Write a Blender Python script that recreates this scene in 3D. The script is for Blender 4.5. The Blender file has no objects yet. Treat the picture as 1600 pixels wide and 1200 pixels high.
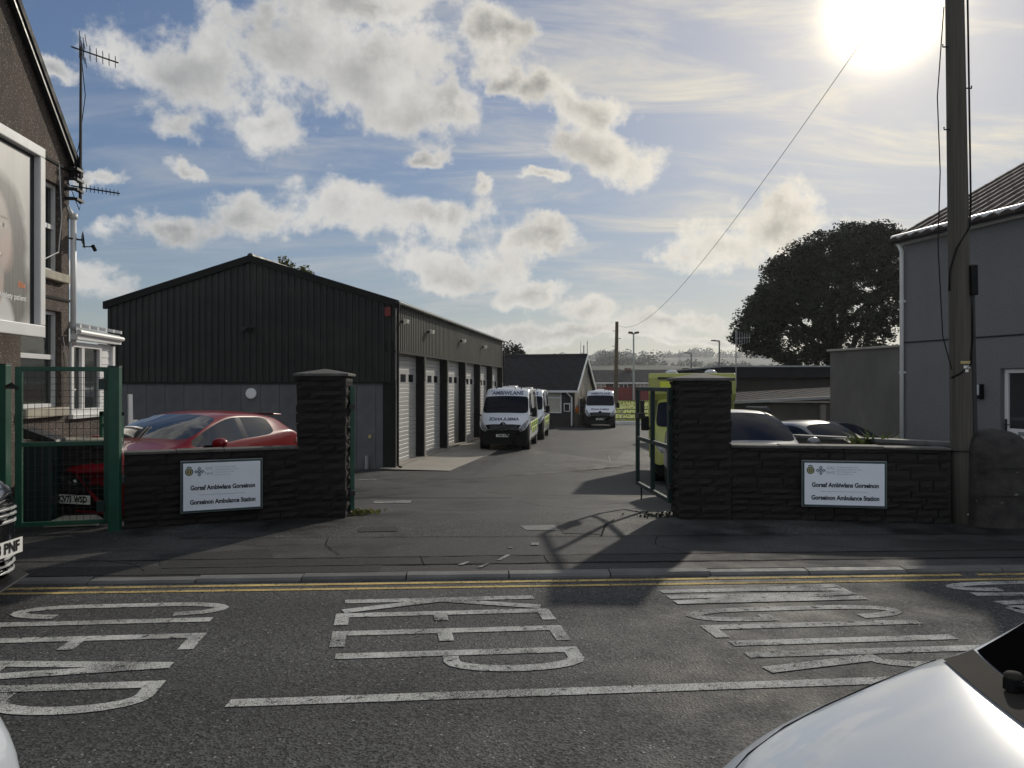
import bpy, bmesh, math, random
from mathutils import Vector, Matrix
from mathutils.bvhtree import BVHTree
random.seed(7)
R = math.radians
SC = bpy.context.scene
COL = SC.collection
# ---------------------------------------------------------------- camera
CAM_Z = 1.72
cam = bpy.data.cameras.new('camera'); camo = bpy.data.objects.new('camera', cam); COL.objects.link(camo)
camo.location = (0, 0, CAM_Z); camo.rotation_euler = (R(90.03), 0, 0)
cam.sensor_width = 36; cam.lens = 27; cam.clip_start = 0.05; cam.clip_end = 9000
SC.camera = camo
# ---------------------------------------------------------------- light
SUN = Vector((0.488, 1.0, 0.492)).normalized()
SUN_EL = math.asin(SUN.z); SUN_AZ = math.atan2(SUN.x, SUN.y)
sl = bpy.data.lights.new('sun', 'SUN'); sl.energy = 2.6; sl.angle = R(1.2); sl.color = (1.0, 0.93, 0.80)
so = bpy.data.objects.new('sun', sl); COL.objects.link(so)
so.rotation_euler = (-SUN).to_track_quat('-Z', 'Y').to_euler()
SC.view_settings.view_transform = 'Standard'; SC.view_settings.look = 'None'
SC.view_settings.exposure = 0.0; SC.view_settings.gamma = 1.0
SC.view_settings.use_curve_mapping = False
SC.cycles.max_bounces = 6; SC.cycles.diffuse_bounces = 3; SC.cycles.glossy_bounces = 3
SC.cycles.transmission_bounces = 4; SC.cycles.transparent_max_bounces = 8
SC.cycles.volume_bounces = 0
SC.cycles.use_denoising = True
SC.cycles.sample_clamp_indirect = 6

def build_world():
    w = bpy.data.worlds.new('World'); SC.world = w; w.use_nodes = True
    nt = w.node_tree; N = nt.nodes; L = nt.links
    N.clear()
    out = N.new('ShaderNodeOutputWorld'); bg = N.new('ShaderNodeBackground')
    bg.inputs['Strength'].default_value = 0.1
    L.new(bg.outputs[0], out.inputs[0])
    def m(op, a, b=None, c=None, clamp=False):
        n = N.new('ShaderNodeMath'); n.operation = op; n.use_clamp = clamp
        for i, x in enumerate((a, b, c)):
            if x is None: continue
            if isinstance(x, (int, float)): n.inputs[i].default_value = x
            else: L.new(x, n.inputs[i])
        return n.outputs[0]
    def vm(op, a, b=None, scale=None):
        n = N.new('ShaderNodeVectorMath'); n.operation = op
        for i, x in enumerate((a, b)):
            if x is None: continue
            if isinstance(x, (tuple, list, Vector)): n.inputs[i].default_value = tuple(x)
            else: L.new(x, n.inputs[i])
        if scale is not None: n.inputs['Scale'].default_value = scale
        return n.outputs['Value'] if op in ('LENGTH', 'DOT_PRODUCT', 'DISTANCE') else n.outputs[0]
    def sstep(x, a, b):
        n = N.new('ShaderNodeMapRange'); n.interpolation_type = 'SMOOTHSTEP'
        L.new(x, n.inputs[0]); n.inputs[1].default_value = a; n.inputs[2].default_value = b
        return n.outputs[0]
    def mixc(f, a, b, mode='MIX'):
        n = N.new('ShaderNodeMix'); n.data_type = 'RGBA'; n.blend_type = mode
        for k, x in ((0, f), (6, a), (7, b)):
            if isinstance(x, (int, float)): n.inputs[k].default_value = x
            elif isinstance(x, tuple): n.inputs[k].default_value = (*x, 1)
            else: L.new(x, n.inputs[k])
        return n.outputs[2]
    def noise(v, s, d=6, r=0.55, dist=0.0):
        n = N.new('ShaderNodeTexNoise'); L.new(v, n.inputs['Vector'])
        n.inputs['Scale'].default_value = s; n.inputs['Detail'].default_value = d
        n.inputs['Roughness'].default_value = r; n.inputs['Distortion'].default_value = dist
        return n
    sky = N.new('ShaderNodeTexSky'); sky.sky_type = 'NISHITA'; sky.sun_disc = False
    sky.sun_elevation = SUN_EL; sky.sun_rotation = SUN_AZ
    sky.altitude = 30; sky.air_density = 1.0; sky.dust_density = 0.35; sky.ozone_density = 2.2
    tc = N.new('ShaderNodeTexCoord'); D = tc.outputs['Generated']
    sp = N.new('ShaderNodeSeparateXYZ'); L.new(D, sp.inputs[0])
    az = m('ARCTAN2', sp.outputs[0], sp.outputs[1]); el = m('ARCSINE', sp.outputs[2])
    cb = N.new('ShaderNodeCombineXYZ'); L.new(az, cb.inputs[0]); L.new(el, cb.inputs[1])
    wn = noise(D, 5.5, 7, 0.6)
    wv = vm('SCALE', vm('SUBTRACT', wn.outputs['Color'], (0.5, 0.5, 0.5)), None, 0.20)
    P = vm('ADD', vm('MULTIPLY', cb.outputs[0], (1, 1, 0)), vm('MULTIPLY', wv, (1, 0.7, 0)))
    def ang(px, py):
        v = Vector(((px - 800) / 1200, 1, (601 - py) / 1200))
        return math.atan2(v.x, v.y), math.atan2(v.z, math.hypot(v.x, v.y))
    blobs = [(300, 120, 150, 80), (430, 90, 150, 90), (560, 120, 150, 85), (640, 165, 100, 60), (430, 215, 80, 45),
             (250, 195, 70, 40), (765, 60, 70, 55), (560, 5, 150, 30), (790, 130, 40, 24), (925, 240, 95, 36),
             (915, 180, 52, 32), (845, 145, 40, 26), (260, 362, 90, 30), (380, 335, 90, 36), (540, 325, 80, 44),
             (650, 340, 115, 42), (730, 292, 30, 18), (700, 425, 75, 32), (820, 382, 70, 22), (1110, 380, 70, 40),
             (1190, 335, 75, 52), (822, 462, 54, 19), (930, 496, 80, 22), (1050, 508, 70, 22), (880, 530, 220, 16), (1090, 545, 140, 14),
             (110, 440, 90, 36), (140, 285, 36, 18), (660, 245, 40, 16), (830, 290, 50, 12), (280, 270, 40, 16),
             (-300, 250, 260, 90), (2050, 330, 240, 80), (40, 110, 60, 20)]
    cur = None
    for (px, py, rx, ry) in blobs:
        a, e = ang(px, py); a2, _ = ang(px + rx, py); _, e2 = ang(px, py - ry)
        q = vm('MULTIPLY', vm('SUBTRACT', P, (a, e, 0)), (1 / max(a2 - a, .01), 1 / max(e2 - e, .008), 0))
        ln = vm('LENGTH', q)
        cur = ln if cur is None else m('SMOOTH_MIN', cur, ln, 0.5)
    # the rest of the dome: broken cumulus of the same kind
    zz = m('ADD', m('ABSOLUTE', sp.outputs[2]), 0.22)
    cp = N.new('ShaderNodeCombineXYZ'); L.new(m('DIVIDE', sp.outputs[0], zz), cp.inputs[0]); L.new(m('DIVIDE', sp.outputs[1], zz), cp.inputs[1])
    fld = noise(cp.outputs[0], 1.35, 3, 0.5).outputs[0]
    away = m('MAXIMUM', sstep(m('ABSOLUTE', az), 0.62, 0.85), sstep(el, 0.50, 0.65))
    gen = m('SUBTRACT', m('ADD', 5.4, m('MULTIPLY', m('SUBTRACT', 1, away), 3)), m('MULTIPLY', fld, 9.0))
    cur = m('MINIMUM', cur, gen)
    fb = noise(D, 6.5, 12, 0.60, 0.3).outputs[0]
    fb2 = noise(D, 26, 7, 0.62).outputs[0]
    dens = m('ADD', m('SUBTRACT', 1.10, cur), m('ADD', m('MULTIPLY', m('SUBTRACT', fb, 0.5), 2.6), m('MULTIPLY', m('SUBTRACT', fb2, 0.5), 1.7)))
    alpha = sstep(dens, -0.14, 0.50)
    towards = vm('ADD', D, vm('MULTIPLY', vm('SUBTRACT', SUN, D), (0.07, 0.07, 0.07)))
    fbs = noise(towards, 6.5, 12, 0.60, 0.3).outputs[0]; low = noise(D, 5, 3, 0.5).outputs[0]
    relief = m('MULTIPLY', m('SUBTRACT', fb, fbs), 3.4)
    thick = sstep(m('SUBTRACT', m('ADD', dens, m('MULTIPLY', m('SUBTRACT', low, 0.5), 0.5)), relief), 0.05, 1.5)
    thick = m('MULTIPLY', thick, m('ADD', 0.42, m('MULTIPLY', sstep(noise(D, 3.6, 5, 0.55).outputs[0], 0.38, 0.62), 0.58)))
    # thickness shading: the same field looked up a little towards the sun
    cosun = vm('DOT_PRODUCT', vm('NORMALIZE', D), SUN)
    cpos = m('MAXIMUM', cosun, 0.0)
    near = m('POWER', cpos, 9.0)
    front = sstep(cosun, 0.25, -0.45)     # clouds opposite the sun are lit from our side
    edge = mixc(near, (6.4, 6.35, 6.2), (7.8, 7.2, 6.2)); body = mixc(near, (1.9, 1.98, 2.1), (2.9, 2.8, 2.6))
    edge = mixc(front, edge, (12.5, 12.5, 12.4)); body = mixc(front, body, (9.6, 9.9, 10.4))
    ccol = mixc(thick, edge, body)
    lum = noise(D, 22, 6, 0.6).outputs[0]
    ccol = mixc(1.0, ccol, mixc(lum, (0.78, 0.78, 0.78), (1.22, 1.22, 1.22)), 'MULTIPLY')
    # thin high veil, thicker towards the sun and the horizon
    st = vm('MULTIPLY', cp.outputs[0], (1.1, 3.2, 1))
    ci = noise(st, 1.6, 8, 0.62, 0.6).outputs[0]
    veil = m('MULTIPLY', sstep(ci, 0.42, 0.78), m('ADD', 0.36, m('MULTIPLY', m('POWER', cpos, 4.0), 0.85)), clamp=True)
    sk = vm('MULTIPLY', sky.outputs[0], (.97, 1.0, 1.10))
    den = m('ADD', 1.0, m('MULTIPLY', vm('LENGTH', sk), 0.085))     # soft shoulder so the aureole does not burn out the whole west
    base = vm('SCALE', sk, None, 1.0); L.new(m('DIVIDE', 1.0, den), base.node.inputs['Scale'])
    hz = m('MULTIPLY', m('POWER', m('SUBTRACT', 1.0, m('MAXIMUM', sp.outputs[2], 0.0)), 12.0), 0.55)
    base = mixc(hz, base, (5.6, 5.5, 5.0))
    base = mixc(veil, base, mixc(near, (4.6, 4.8, 5.1), (7.0, 6.4, 5.2)))
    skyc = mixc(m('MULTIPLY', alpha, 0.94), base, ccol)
    glow = m('ADD', m('ADD', m('MULTIPLY', m('POWER', cpos, 1300.0), 60.0), m('MULTIPLY', m('POWER', cpos, 170.0), 2.0)), m('ADD', m('MULTIPLY', m('POWER', cpos, 26.0), 1.5), m('MULTIPLY', m('POWER', cpos, 6.0), 0.9)))
    gc = vm('SCALE', (1.0, 0.86, 0.58), None, 1.0)
    gn = gc.node; L.new(glow, gn.inputs['Scale'])
    fin = mixc(1.0, skyc, gc, 'ADD')
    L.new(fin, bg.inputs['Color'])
    w.cycles.sampling_method = 'MANUAL'; w.cycles.sample_map_resolution = 1024
build_world()

# ---------------------------------------------------------------- helpers
def at(px, py, d):
    """pixel of the photograph + depth in metres -> place in the world"""
    return Vector(((px - 800) / 1200 * d, d, CAM_Z - (py - 601) / 1200 * d))
def xat(px, d): return (px - 800) / 1200 * d
def zat(py, d): return CAM_Z - (py - 601) / 1200 * d

class MB:
    def __init__(s): s.v = []; s.f = []; s.m = []
    def add(s, vs, fs, mi=0):
        o = len(s.v); s.v += [tuple(v) for v in vs]
        s.f += [tuple(i + o for i in f) for f in fs]; s.m += [mi] * len(fs); return s
    def box(s, x0, x1, y0, y1, z0, z1, mi=0):
        return s.add([(x0,y0,z0),(x1,y0,z0),(x1,y1,z0),(x0,y1,z0),(x0,y0,z1),(x1,y0,z1),(x1,y1,z1),(x0,y1,z1)],
                     [(0,3,2,1),(4,5,6,7),(0,1,5,4),(1,2,6,5),(2,3,7,6),(3,0,4,7)], mi)
    def hexa(s, pts, mi=0):      # 4 bottom, 4 top
        return s.add(pts, [(0,3,2,1),(4,5,6,7),(0,1,5,4),(1,2,6,5),(2,3,7,6),(3,0,4,7)], mi)
    def quad(s, a, b, c, d, mi=0): return s.add([a, b, c, d], [(0,1,2,3)], mi)
    def prism(s, pts, d, mi=0):   # planar outline pushed along vector d
        n = len(pts); d = Vector(d); top = [Vector(p) + d for p in pts]
        fs = [tuple(range(n - 1, -1, -1)), tuple(range(n, 2 * n))] + [(i, (i + 1) % n, n + (i + 1) % n, n + i) for i in range(n)]
        return s.add([Vector(p) for p in pts] + top, fs, mi)
    def tube(s, pts, r, n=8, mi=0, caps=True):
        pts = [Vector(p) for p in pts]; k = len(pts)
        rr = r if isinstance(r, (list, tuple)) else [r] * k
        vs = []; ref = None
        for i, p in enumerate(pts):
            t = (pts[min(i + 1, k - 1)] - pts[max(i - 1, 0)]).normalized()
            if ref is None: ref = Vector((0, 0, 1)) if abs(t.z) < 0.9 else Vector((1, 0, 0))
            u = t.cross(ref).normalized(); w = u.cross(t).normalized(); ref = w
            for j in range(n):
                a = 2 * math.pi * j / n
                vs.append(p + (u * math.cos(a) + w * math.sin(a)) * rr[i])
        fs = []
        for i in range(k - 1):
            for j in range(n):
                fs.append((i*n+j, i*n+(j+1)%n, (i+1)*n+(j+1)%n, (i+1)*n+j))
        if caps: fs += [tuple(range(n-1, -1, -1)), tuple(range((k-1)*n, k*n))]
        return s.add(vs, fs, mi)
    def lathe(s, o, axis, prof, n=16, mi=0):   # prof: (along, radius)
        o = Vector(o); t = Vector(axis).normalized(); ref = Vector((0,0,1)) if abs(t.z) < .9 else Vector((1,0,0))
        u = t.cross(ref).normalized(); w = u.cross(t); vs = []
        for (h, r) in prof:
            for j in range(n):
                a = 2*math.pi*j/n; vs.append(o + t*h + (u*math.cos(a)+w*math.sin(a))*max(r, 1e-4))
        fs = [(i*n+j, i*n+(j+1)%n, (i+1)*n+(j+1)%n, (i+1)*n+j) for i in range(len(prof)-1) for j in range(n)]
        fs += [tuple(range(n-1,-1,-1)), tuple(range((len(prof)-1)*n, len(prof)*n))]
        return s.add(vs, fs, mi)
    def mesh(s, name, mats, smooth=False):
        me = bpy.data.meshes.new(name); me.from_pydata(s.v, [], s.f); me.update()
        for mt in (mats if isinstance(mats, (list, tuple)) else [mats]): me.materials.append(M(mt))
        if any(s.m): me.polygons.foreach_set('material_index', s.m)
        if smooth: me.polygons.foreach_set('use_smooth', [True] * len(me.polygons))
        bm = bmesh.new(); bm.from_mesh(me); bmesh.ops.recalc_face_normals(bm, faces=bm.faces); bm.to_mesh(me); bm.free()
        return me
    def build(s, name, mats, parent=None, smooth=False, bevel=0, subsurf=0, auto=False):
        o = bpy.data.objects.new(name, s.mesh(name, mats, smooth)); COL.objects.link(o); o.parent = parent
        if bevel:
            b = o.modifiers.new('bevel', 'BEVEL'); b.width = bevel; b.segments = 2; b.limit_method = 'ANGLE'; b.angle_limit = R(40)
        if subsurf:
            b = o.modifiers.new('subsurf', 'SUBSURF'); b.levels = subsurf; b.render_levels = subsurf
        return o

def tag(o, label=None, cat=None, group=None, kind=None):
    if label: o['label'] = label
    if cat: o['category'] = cat
    if group: o['group'] = group
    if kind: o['kind'] = kind
    return o
def thing(name, label, cat, loc=(0, 0, 0), rotz=0.0, group=None):
    o = bpy.data.objects.new(name, None); COL.objects.link(o); o.empty_display_size = 0.2
    o.location = loc; o.rotation_euler = (0, 0, rotz)
    return tag(o, label, cat, group)
def inst(name, me, parent, loc=(0,0,0), scale=(1,1,1), rot=(0,0,0)):
    o = bpy.data.objects.new(name, me); COL.objects.link(o); o.parent = parent
    o.location = loc; o.scale = scale; o.rotation_euler = rot; return o
def wallrot(a, b): return math.atan2(b[1] - a[1], b[0] - a[0])
def text_mesh(txt, size, bold=0.0, align='CENTER', spacing=1.0):
    c = bpy.data.curves.new('txt', 'FONT'); c.body = txt; c.size = size; c.align_x = align; c.align_y = 'CENTER'
    c.offset = bold; c.space_character = spacing; c.resolution_u = 3
    o = bpy.data.objects.new('txt', c); COL.objects.link(o)
    dg = bpy.context.evaluated_depsgraph_get(); dg.update()
    me = bpy.data.meshes.new_from_object(o.evaluated_get(dg))
    vs = [v.co.copy() for v in me.vertices]; fs = [tuple(p.vertices) for p in me.polygons]
    bpy.data.objects.remove(o); bpy.data.curves.remove(c); bpy.data.meshes.remove(me)
    return vs, fs
def text_on(name, txt, size, mat, parent, o, ux, uz, bold=0.0, sx=1.0, align='CENTER', width=None, spacing=1.0):
    """flat lettering: o origin, ux reading direction, uz up (all in the parent's frame)"""
    vs, fs = text_mesh(txt, size, bold, align, spacing)
    if width:
        xs = [v.x for v in vs]; sx = width / (max(xs) - min(xs))
    o = Vector(o); ux = Vector(ux); uz = Vector(uz); mb = MB()
    mb.add([o + ux * v.x * sx + uz * v.y for v in vs], fs)
    return mb.build(name, mat, parent)

# ---------------------------------------------------------------- materials
_M = {}; _D = {}
def M(n):
    if not isinstance(n, str): return n
    if n not in _M: _M[n] = _D[n](n)
    return _M[n]
class NT:
    def __init__(s, name):
        s.mat = bpy.data.materials.new(name); s.mat.use_nodes = True; s.t = s.mat.node_tree
        s.p = s.t.nodes['Principled BSDF']; s.o = s.t.nodes['Material Output']
        s.tc = s.t.nodes.new('ShaderNodeTexCoord').outputs['Object']
    def n(s, ty, **k):
        x = s.t.nodes.new(ty)
        for a, b in k.items(): setattr(x, a, b)
        return x
    def link(s, a, b): s.t.links.new(a, b)
    def set(s, **k):
        for a, b in k.items():
            i = s.p.inputs[a.replace('_', ' ')]
            if isinstance(b, tuple): i.default_value = (*b, 1) if len(b) == 3 else b
            elif isinstance(b, (int, float)): i.default_value = b
            else: s.link(b, i)
    def noise(s, scale, detail=4, rough=.55, vec=None, dist=0):
        x = s.n('ShaderNodeTexNoise'); s.link(vec or s.tc, x.inputs['Vector'])
        x.inputs['Scale'].default_value = scale; x.inputs['Detail'].default_value = detail
        x.inputs['Roughness'].default_value = rough; x.inputs['Distortion'].default_value = dist
        return x.outputs[0]
    def vor(s, scale, out=0, vec=None, feature='F1'):
        x = s.n('ShaderNodeTexVoronoi', feature=feature); s.link(vec or s.tc, x.inputs['Vector']); x.inputs['Scale'].default_value = scale
        return x.outputs[out]
    def scaled(s, sc):
        x = s.n('ShaderNodeVectorMath', operation='MULTIPLY'); s.link(s.tc, x.inputs[0]); x.inputs[1].default_value = sc; return x.outputs[0]
    def rng(s, x, a, b, c=0., d=1.):
        m = s.n('ShaderNodeMapRange'); s.link(x, m.inputs[0])
        for i, q in enumerate((a, b, c, d)): m.inputs[i + 1].default_value = q
        return m.outputs[0]
    def mth(s, op, a, b=0.0):
        m = s.n('ShaderNodeMath', operation=op)
        for i, x in enumerate((a, b)):
            if isinstance(x, (int, float)): m.inputs[i].default_value = x
            else: s.link(x, m.inputs[i])
        return m.outputs[0]
    def mix(s, f, a, b, mode='MIX'):
        m = s.n('ShaderNodeMix', data_type='RGBA', blend_type=mode)
        for k, x in ((0, f), (6, a), (7, b)):
            if isinstance(x, (int, float)): m.inputs[k].default_value = x
            elif isinstance(x, tuple): m.inputs[k].default_value = (*x, 1)
            else: s.link(x, m.inputs[k])
        return m.outputs[2]
    def rand(s): return s.n('ShaderNodeObjectInfo').outputs['Random']
    def bump(s, h, st=.3, dist=.01):
        b = s.n('ShaderNodeBump'); b.inputs['Strength'].default_value = st; b.inputs['Distance'].default_value = dist
        s.link(h, b.inputs['Height']); s.link(b.outputs[0], s.p.inputs['Normal'])
def sc3(c, k): return tuple(min(1, x * k) for x in c)
def simple(name, col, rough=.6, var=.12, vs=6., metal=0., bump=0., bs=60., bd=.004, spec=.4, coat=0., orand=0., dirt=0.):
    def mk(n):
        t = NT(n); c = col
        if var: c = t.mix(t.rng(t.noise(vs, 5), .3, .7), sc3(col, 1 - var), sc3(col, 1 + var))
        if orand:
            k = t.rng(t.rand(), 0, 1, 1 - orand, 1 + orand)
            cc = t.n('ShaderNodeCombineColor')
            for i in range(3): t.link(k, cc.inputs[i])
            c = t.mix(1.0, c, cc.outputs[0], 'MULTIPLY')
        if dirt: c = t.mix(t.mth('MULTIPLY', t.rng(t.noise(vs * .5, 7, .65), .5, .75), dirt), c, (.06, .055, .045))
        t.set(Base_Color=c, Roughness=rough, Metallic=metal, Specular_IOR_Level=spec)
        if coat: t.set(Coat_Weight=coat, Coat_Roughness=.03)
        if var and rough > .12: t.set(Roughness=t.rng(t.noise(vs * 2.3, 4), .3, .7, rough - .08, min(1, rough + .08)))
        if bump: t.bump(t.noise(bs, 4), bump, bd)
        return t.mat
    _D[name] = mk
def defm(f): _D[f.__name__] = f; return f
def asphalt_mat(name, dark, light, scale, speck, rough=.75, patch=.5, bst=.3, spec=.3, tracks=False):
    def mk(n):
        t = NT(n)
        g = t.noise(scale, 3, .7); v = t.n('ShaderNodeTexVoronoi'); t.link(t.tc, v.inputs['Vector']); v.inputs['Scale'].default_value = scale * .8
        vc = t.n('ShaderNodeSeparateColor'); t.link(v.outputs['Color'], vc.inputs[0])
        mixv = t.rng(t.mth('ADD', t.mth('MULTIPLY', t.rng(g, .3, .7), .5), t.mth('MULTIPLY', vc.outputs[0], .5)), .2, .8)
        c = t.mix(mixv, dark, light)
        v2 = t.n('ShaderNodeTexVoronoi'); t.link(t.tc, v2.inputs['Vector']); v2.inputs['Scale'].default_value = scale * .5
        s2 = t.n('ShaderNodeSeparateColor'); t.link(v2.outputs['Color'], s2.inputs[0])
        sp_k = t.mth('MULTIPLY', t.rng(s2.outputs[1], 1 - speck, 1 - speck * .6), t.rng(v2.outputs['Distance'], .34, .2))
        c = t.mix(sp_k, c, (.30, .29, .27))
        big = t.noise(.45, 6, .62, dist=.4); mid = t.noise(2.3, 5, .6)
        k = t.rng(t.mth('ADD', t.mth('MULTIPLY', big, .6), t.mth('MULTIPLY', mid, .4)), .40, .60, 1 - patch, 1 + patch * .8)
        if tracks:      # polished wheel tracks and an oil-darkened strip between them
            sx = t.n('ShaderNodeSeparateXYZ'); t.link(t.tc, sx.inputs[0])
            yy = t.mth('ADD', t.mth('SUBTRACT', sx.outputs[1], t.mth('MULTIPLY', sx.outputs[0], .07)), t.mth('MULTIPLY', t.noise(.8, 3), .35))
            k = t.mth('MULTIPLY', k, t.rng(t.mth('SINE', t.mth('MULTIPLY', yy, 3.9)), -1, 1, .84, 1.16))
            k = t.mth('MULTIPLY', k, t.rng(t.noise(.7, 5, .7, vec=t.scaled((.5, 1.6, 1))), .58, .72, 1, .72))
        cc = t.n('ShaderNodeCombineColor')
        for i in range(3): t.link(k, cc.inputs[i])
        c = t.mix(1.0, c, cc.outputs[0], 'MULTIPLY')
        t.set(Base_Color=c, Roughness=t.rng(t.mth('ADD', t.mth('MULTIPLY', big, .6), t.mth('MULTIPLY', mid, .4)), .38, .62, rough - .2, min(1, rough + .2)), Specular_IOR_Level=spec)
        t.bump(t.mth('ADD', v.outputs['Distance'], t.mth('MULTIPLY', g, .8)), bst, .008)
        return t.mat
    _D[name] = mk
asphalt_mat('road_asphalt', (.005, .005, .0055), (.098, .098, .098), 88, .07, .85, .2, .5, .35, True)
asphalt_mat('pavement_asphalt', (.022, .022, .023), (.062, .061, .06), 120, .012, .82, .7)
asphalt_mat('pavement_patch', (.015, .015, .016), (.036, .036, .036), 140, .006, .85, .4)
asphalt_mat('yard_asphalt', (.014, .0145, .015), (.066, .066, .0655), 75, .02, .72, .85, .5, .22)
asphalt_mat('yard_patch', (.016, .016, .0165), (.036, .036, .036), 100, .006, .66, .35)
def paint_mat(name, col, wear, under=(.05, .05, .05)):
    def mk(n):
        t = NT(n); a = t.noise(55, 5, .7); b = t.noise(2.2, 4, .6); g = t.vor(120, 0)
        a2 = t.noise(150, 3, .7); ch = t.rng(t.noise(17, 6, .7), .56, .66, 0, .22); f = t.rng(t.mth('ADD', ch, t.mth('ADD', t.mth('ADD', t.mth('MULTIPLY', a2, .75), t.mth('MULTIPLY', b, .5)), t.mth('MULTIPLY', g, .25))), wear - .14, wear + .12)
        c = t.mix(f, col, under)
        t.set(Base_Color=c, Roughness=.95, Specular_IOR_Level=.08); t.bump(a, .5, .006); return t.mat
    _D[name] = mk
paint_mat('road_white', (.60, .60, .57), .78); paint_mat('road_yellow', (.66, .50, .20), .80); paint_mat('yard_white', (.5, .5, .48), .76)
simple('tar', (.007, .007, .0075), .95, .2, 8, spec=.05)
simple('kerb_concrete', (.13, .13, .127), .8, .25, 5, bump=.4, bs=90, orand=.2, dirt=.6)
simple('apron_concrete', (.30, .275, .235), .8, .18, 1.6, bump=.3, bs=40, dirt=.45)
simple('panel_concrete', (.105, .107, .11), .85, .2, 2.2, bump=.35, bs=70, orand=.08, dirt=.3)
simple('column_concrete', (.30, .285, .26), .8, .2, 3, bump=.25, bs=60, dirt=.4)
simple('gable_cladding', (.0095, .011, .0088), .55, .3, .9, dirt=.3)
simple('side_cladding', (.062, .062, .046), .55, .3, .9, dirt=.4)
simple('roof_sheet', (.05, .05, .045), .6, .2, 1.2)
simple('flashing', (.013, .013, .012), .7, .2, 2, spec=.15)
simple('door_slat', (.46, .45, .43), .5, .08, 3, dirt=.25, orand=.05, metal=.0)
simple('dark_metal', (.016, .016, .017), .45, .1); simple('black_plastic', (.007, .007, .0075), .7, .15, 8, spec=.15)
simple('black_rubber', (.015, .015, .015), .8, .2, 20); simple('black_gloss', (.006, .006, .007), .12, 0)
simple('green_paint', (.014, .075, .048), .42, .22, 5, dirt=.3, bump=.12, bs=30)
simple('green_dark', (.012, .030, .028), .45, .2, 5)
simple('galvanised', (.32, .33, .34), .45, .15, 7, metal=.6); simple('chrome', (.7, .7, .72), .12, 0, metal=1)
simple('white_plastic', (.74, .74, .73), .4, .05, 4, dirt=.12); simple('white_paint', (.72, .72, .71), .5, .08, 3, dirt=.2)
simple('sill_stone', (.42, .39, .31), .8, .2, 6, bump=.4, bs=50, dirt=.5)
simple('cream_wall', (.30, .27, .22), .9, .15, 2, bump=.4, bs=60)
simple('brick_far', (.13, .085, .065), .9, .25, 2.5); simple('red_hoarding', (.16, .022, .024), .7, .15, .6)
simple('far_roof', (.040, .036, .035), .85, .3, 1.5); simple('dark_tile', (.013, .012, .015), .75, .3, 3, bump=.3, bs=30)
simple('house_tile', (.066, .052, .048), .8, .25, 6, bump=.4, bs=60, orand=.3, dirt=.3)
simple('red_alarm', (.16, .022, .018), .4, .1); simple('lamp_glass', (.75, .72, .62), .25, .05)
simple('wood_pole', (.085, .066, .048), .85, .3, 3); simple('lamp_post', (.10, .10, .11), .5, .1)
simple('car_red', (.20, .004, .010), .30, 0, coat=.4, spec=.18); simple('car_white', (.50, .54, .59), .3, 0, coat=1.)
simple('car_silver', (.20, .205, .21), .3, 0, coat=1., metal=.45); simple('car_black', (.006, .007, .008), .22, 0, coat=1.)
simple('car_grey', (.17, .175, .18), .3, 0, coat=1., metal=.4)
simple('van_white', (.70, .73, .77), .32, .03, 2, coat=.8, dirt=.06); simple('amb_yellow', (.36, .38, .09), .4, .05, 3, coat=.4)
simple('batt_yellow', (.66, .72, .05), .35, .03); simple('batt_green', (.03, .20, .09), .35, .03)
simple('letter_blue', (.012, .030, .085), .4, 0); simple('letter_dark', (.012, .020, .030), .5, 0); simple('letter_grey', (.30, .33, .38), .5, 0)
simple('letter_black', (.008, .008, .008), .45, 0); simple('plate_white', (.85, .85, .80), .35, .05, 9, dirt=.1)
simple('sign_panel', (.78, .82, .88), .45, .04, 3, dirt=.1); simple('sign_border', (.018, .050, .050), .4, .1)
simple('crest_green', (.03, .10, .06), .5, 0); simple('crest_gold', (.45, .36, .16), .5, 0)
simple('orange', (.60, .16, .02), .5, .1); simple('poster_white', (.8, .8, .8), .5, 0); simple('poster_orange', (.75, .22, .06), .5, 0)
simple('bark', (.045, .036, .028), .9, .3, 8, bump=.6, bs=25); simple('lamp_clear', (.55, .57, .6), .08, 0, spec=.6, coat=1.)
simple('grass_bank', (.25, .30, .035), .9, .25, .8); simple('soil', (.05, .042, .032), .95, .3, 3)
simple('terrain', (.055, .065, .03), .95, .35, .02); simple('hill_green', (.028, .034, .018), .95, .4, .012, spec=.1)
simple('curtain', (.45, .43, .36), .8, .2, 9); simple('interior_dark', (.02, .02, .022), .8, 0)
simple('sheet_roof', (.36, .37, .38), .45, .15, 2, dirt=.2); simple('felt_roof', (.022, .022, .026), .95, .2, 2, spec=.05); simple('brown_wall', (.035, .030, .027), .9, .25, 2)
simple('screen_edge', (.003, .003, .0035), 1., 0, spec=0.)
simple('scuttle', (.040, .037, .033), .85, 0, spec=.06)
simple('headlamp', (.16, .17, .18), .10, .25, 14, coat=1.)
def leafmat(name, col, tr=.35):
    def mk(n):
        t = NT(n); k = t.noise(1.1, 3); c = t.mix(t.rng(k, .3, .7), sc3(col, .6), sc3(col, 1.4))
        t.set(Base_Color=c, Roughness=.6, Specular_IOR_Level=.25)
        tl = t.n('ShaderNodeBsdfTranslucent'); t.link(c, tl.inputs[0])
        mx = t.n('ShaderNodeMixShader'); mx.inputs[0].default_value = tr
        t.link(t.p.outputs[0], mx.inputs[1]); t.link(tl.outputs[0], mx.inputs[2]); t.link(mx.outputs[0], t.o.inputs[0]); return t.mat
    _D[name] = mk
leafmat('leaf_dark', (.018, .024, .009), .15); leafmat('leaf_autumn', (.075, .075, .02), .4); leafmat('leaf_far', (.022, .028, .014), .12)
leafmat('weed_leaf', (.14, .15, .03), .4); leafmat('shrub_leaf', (.08, .11, .03), .4)
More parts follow.
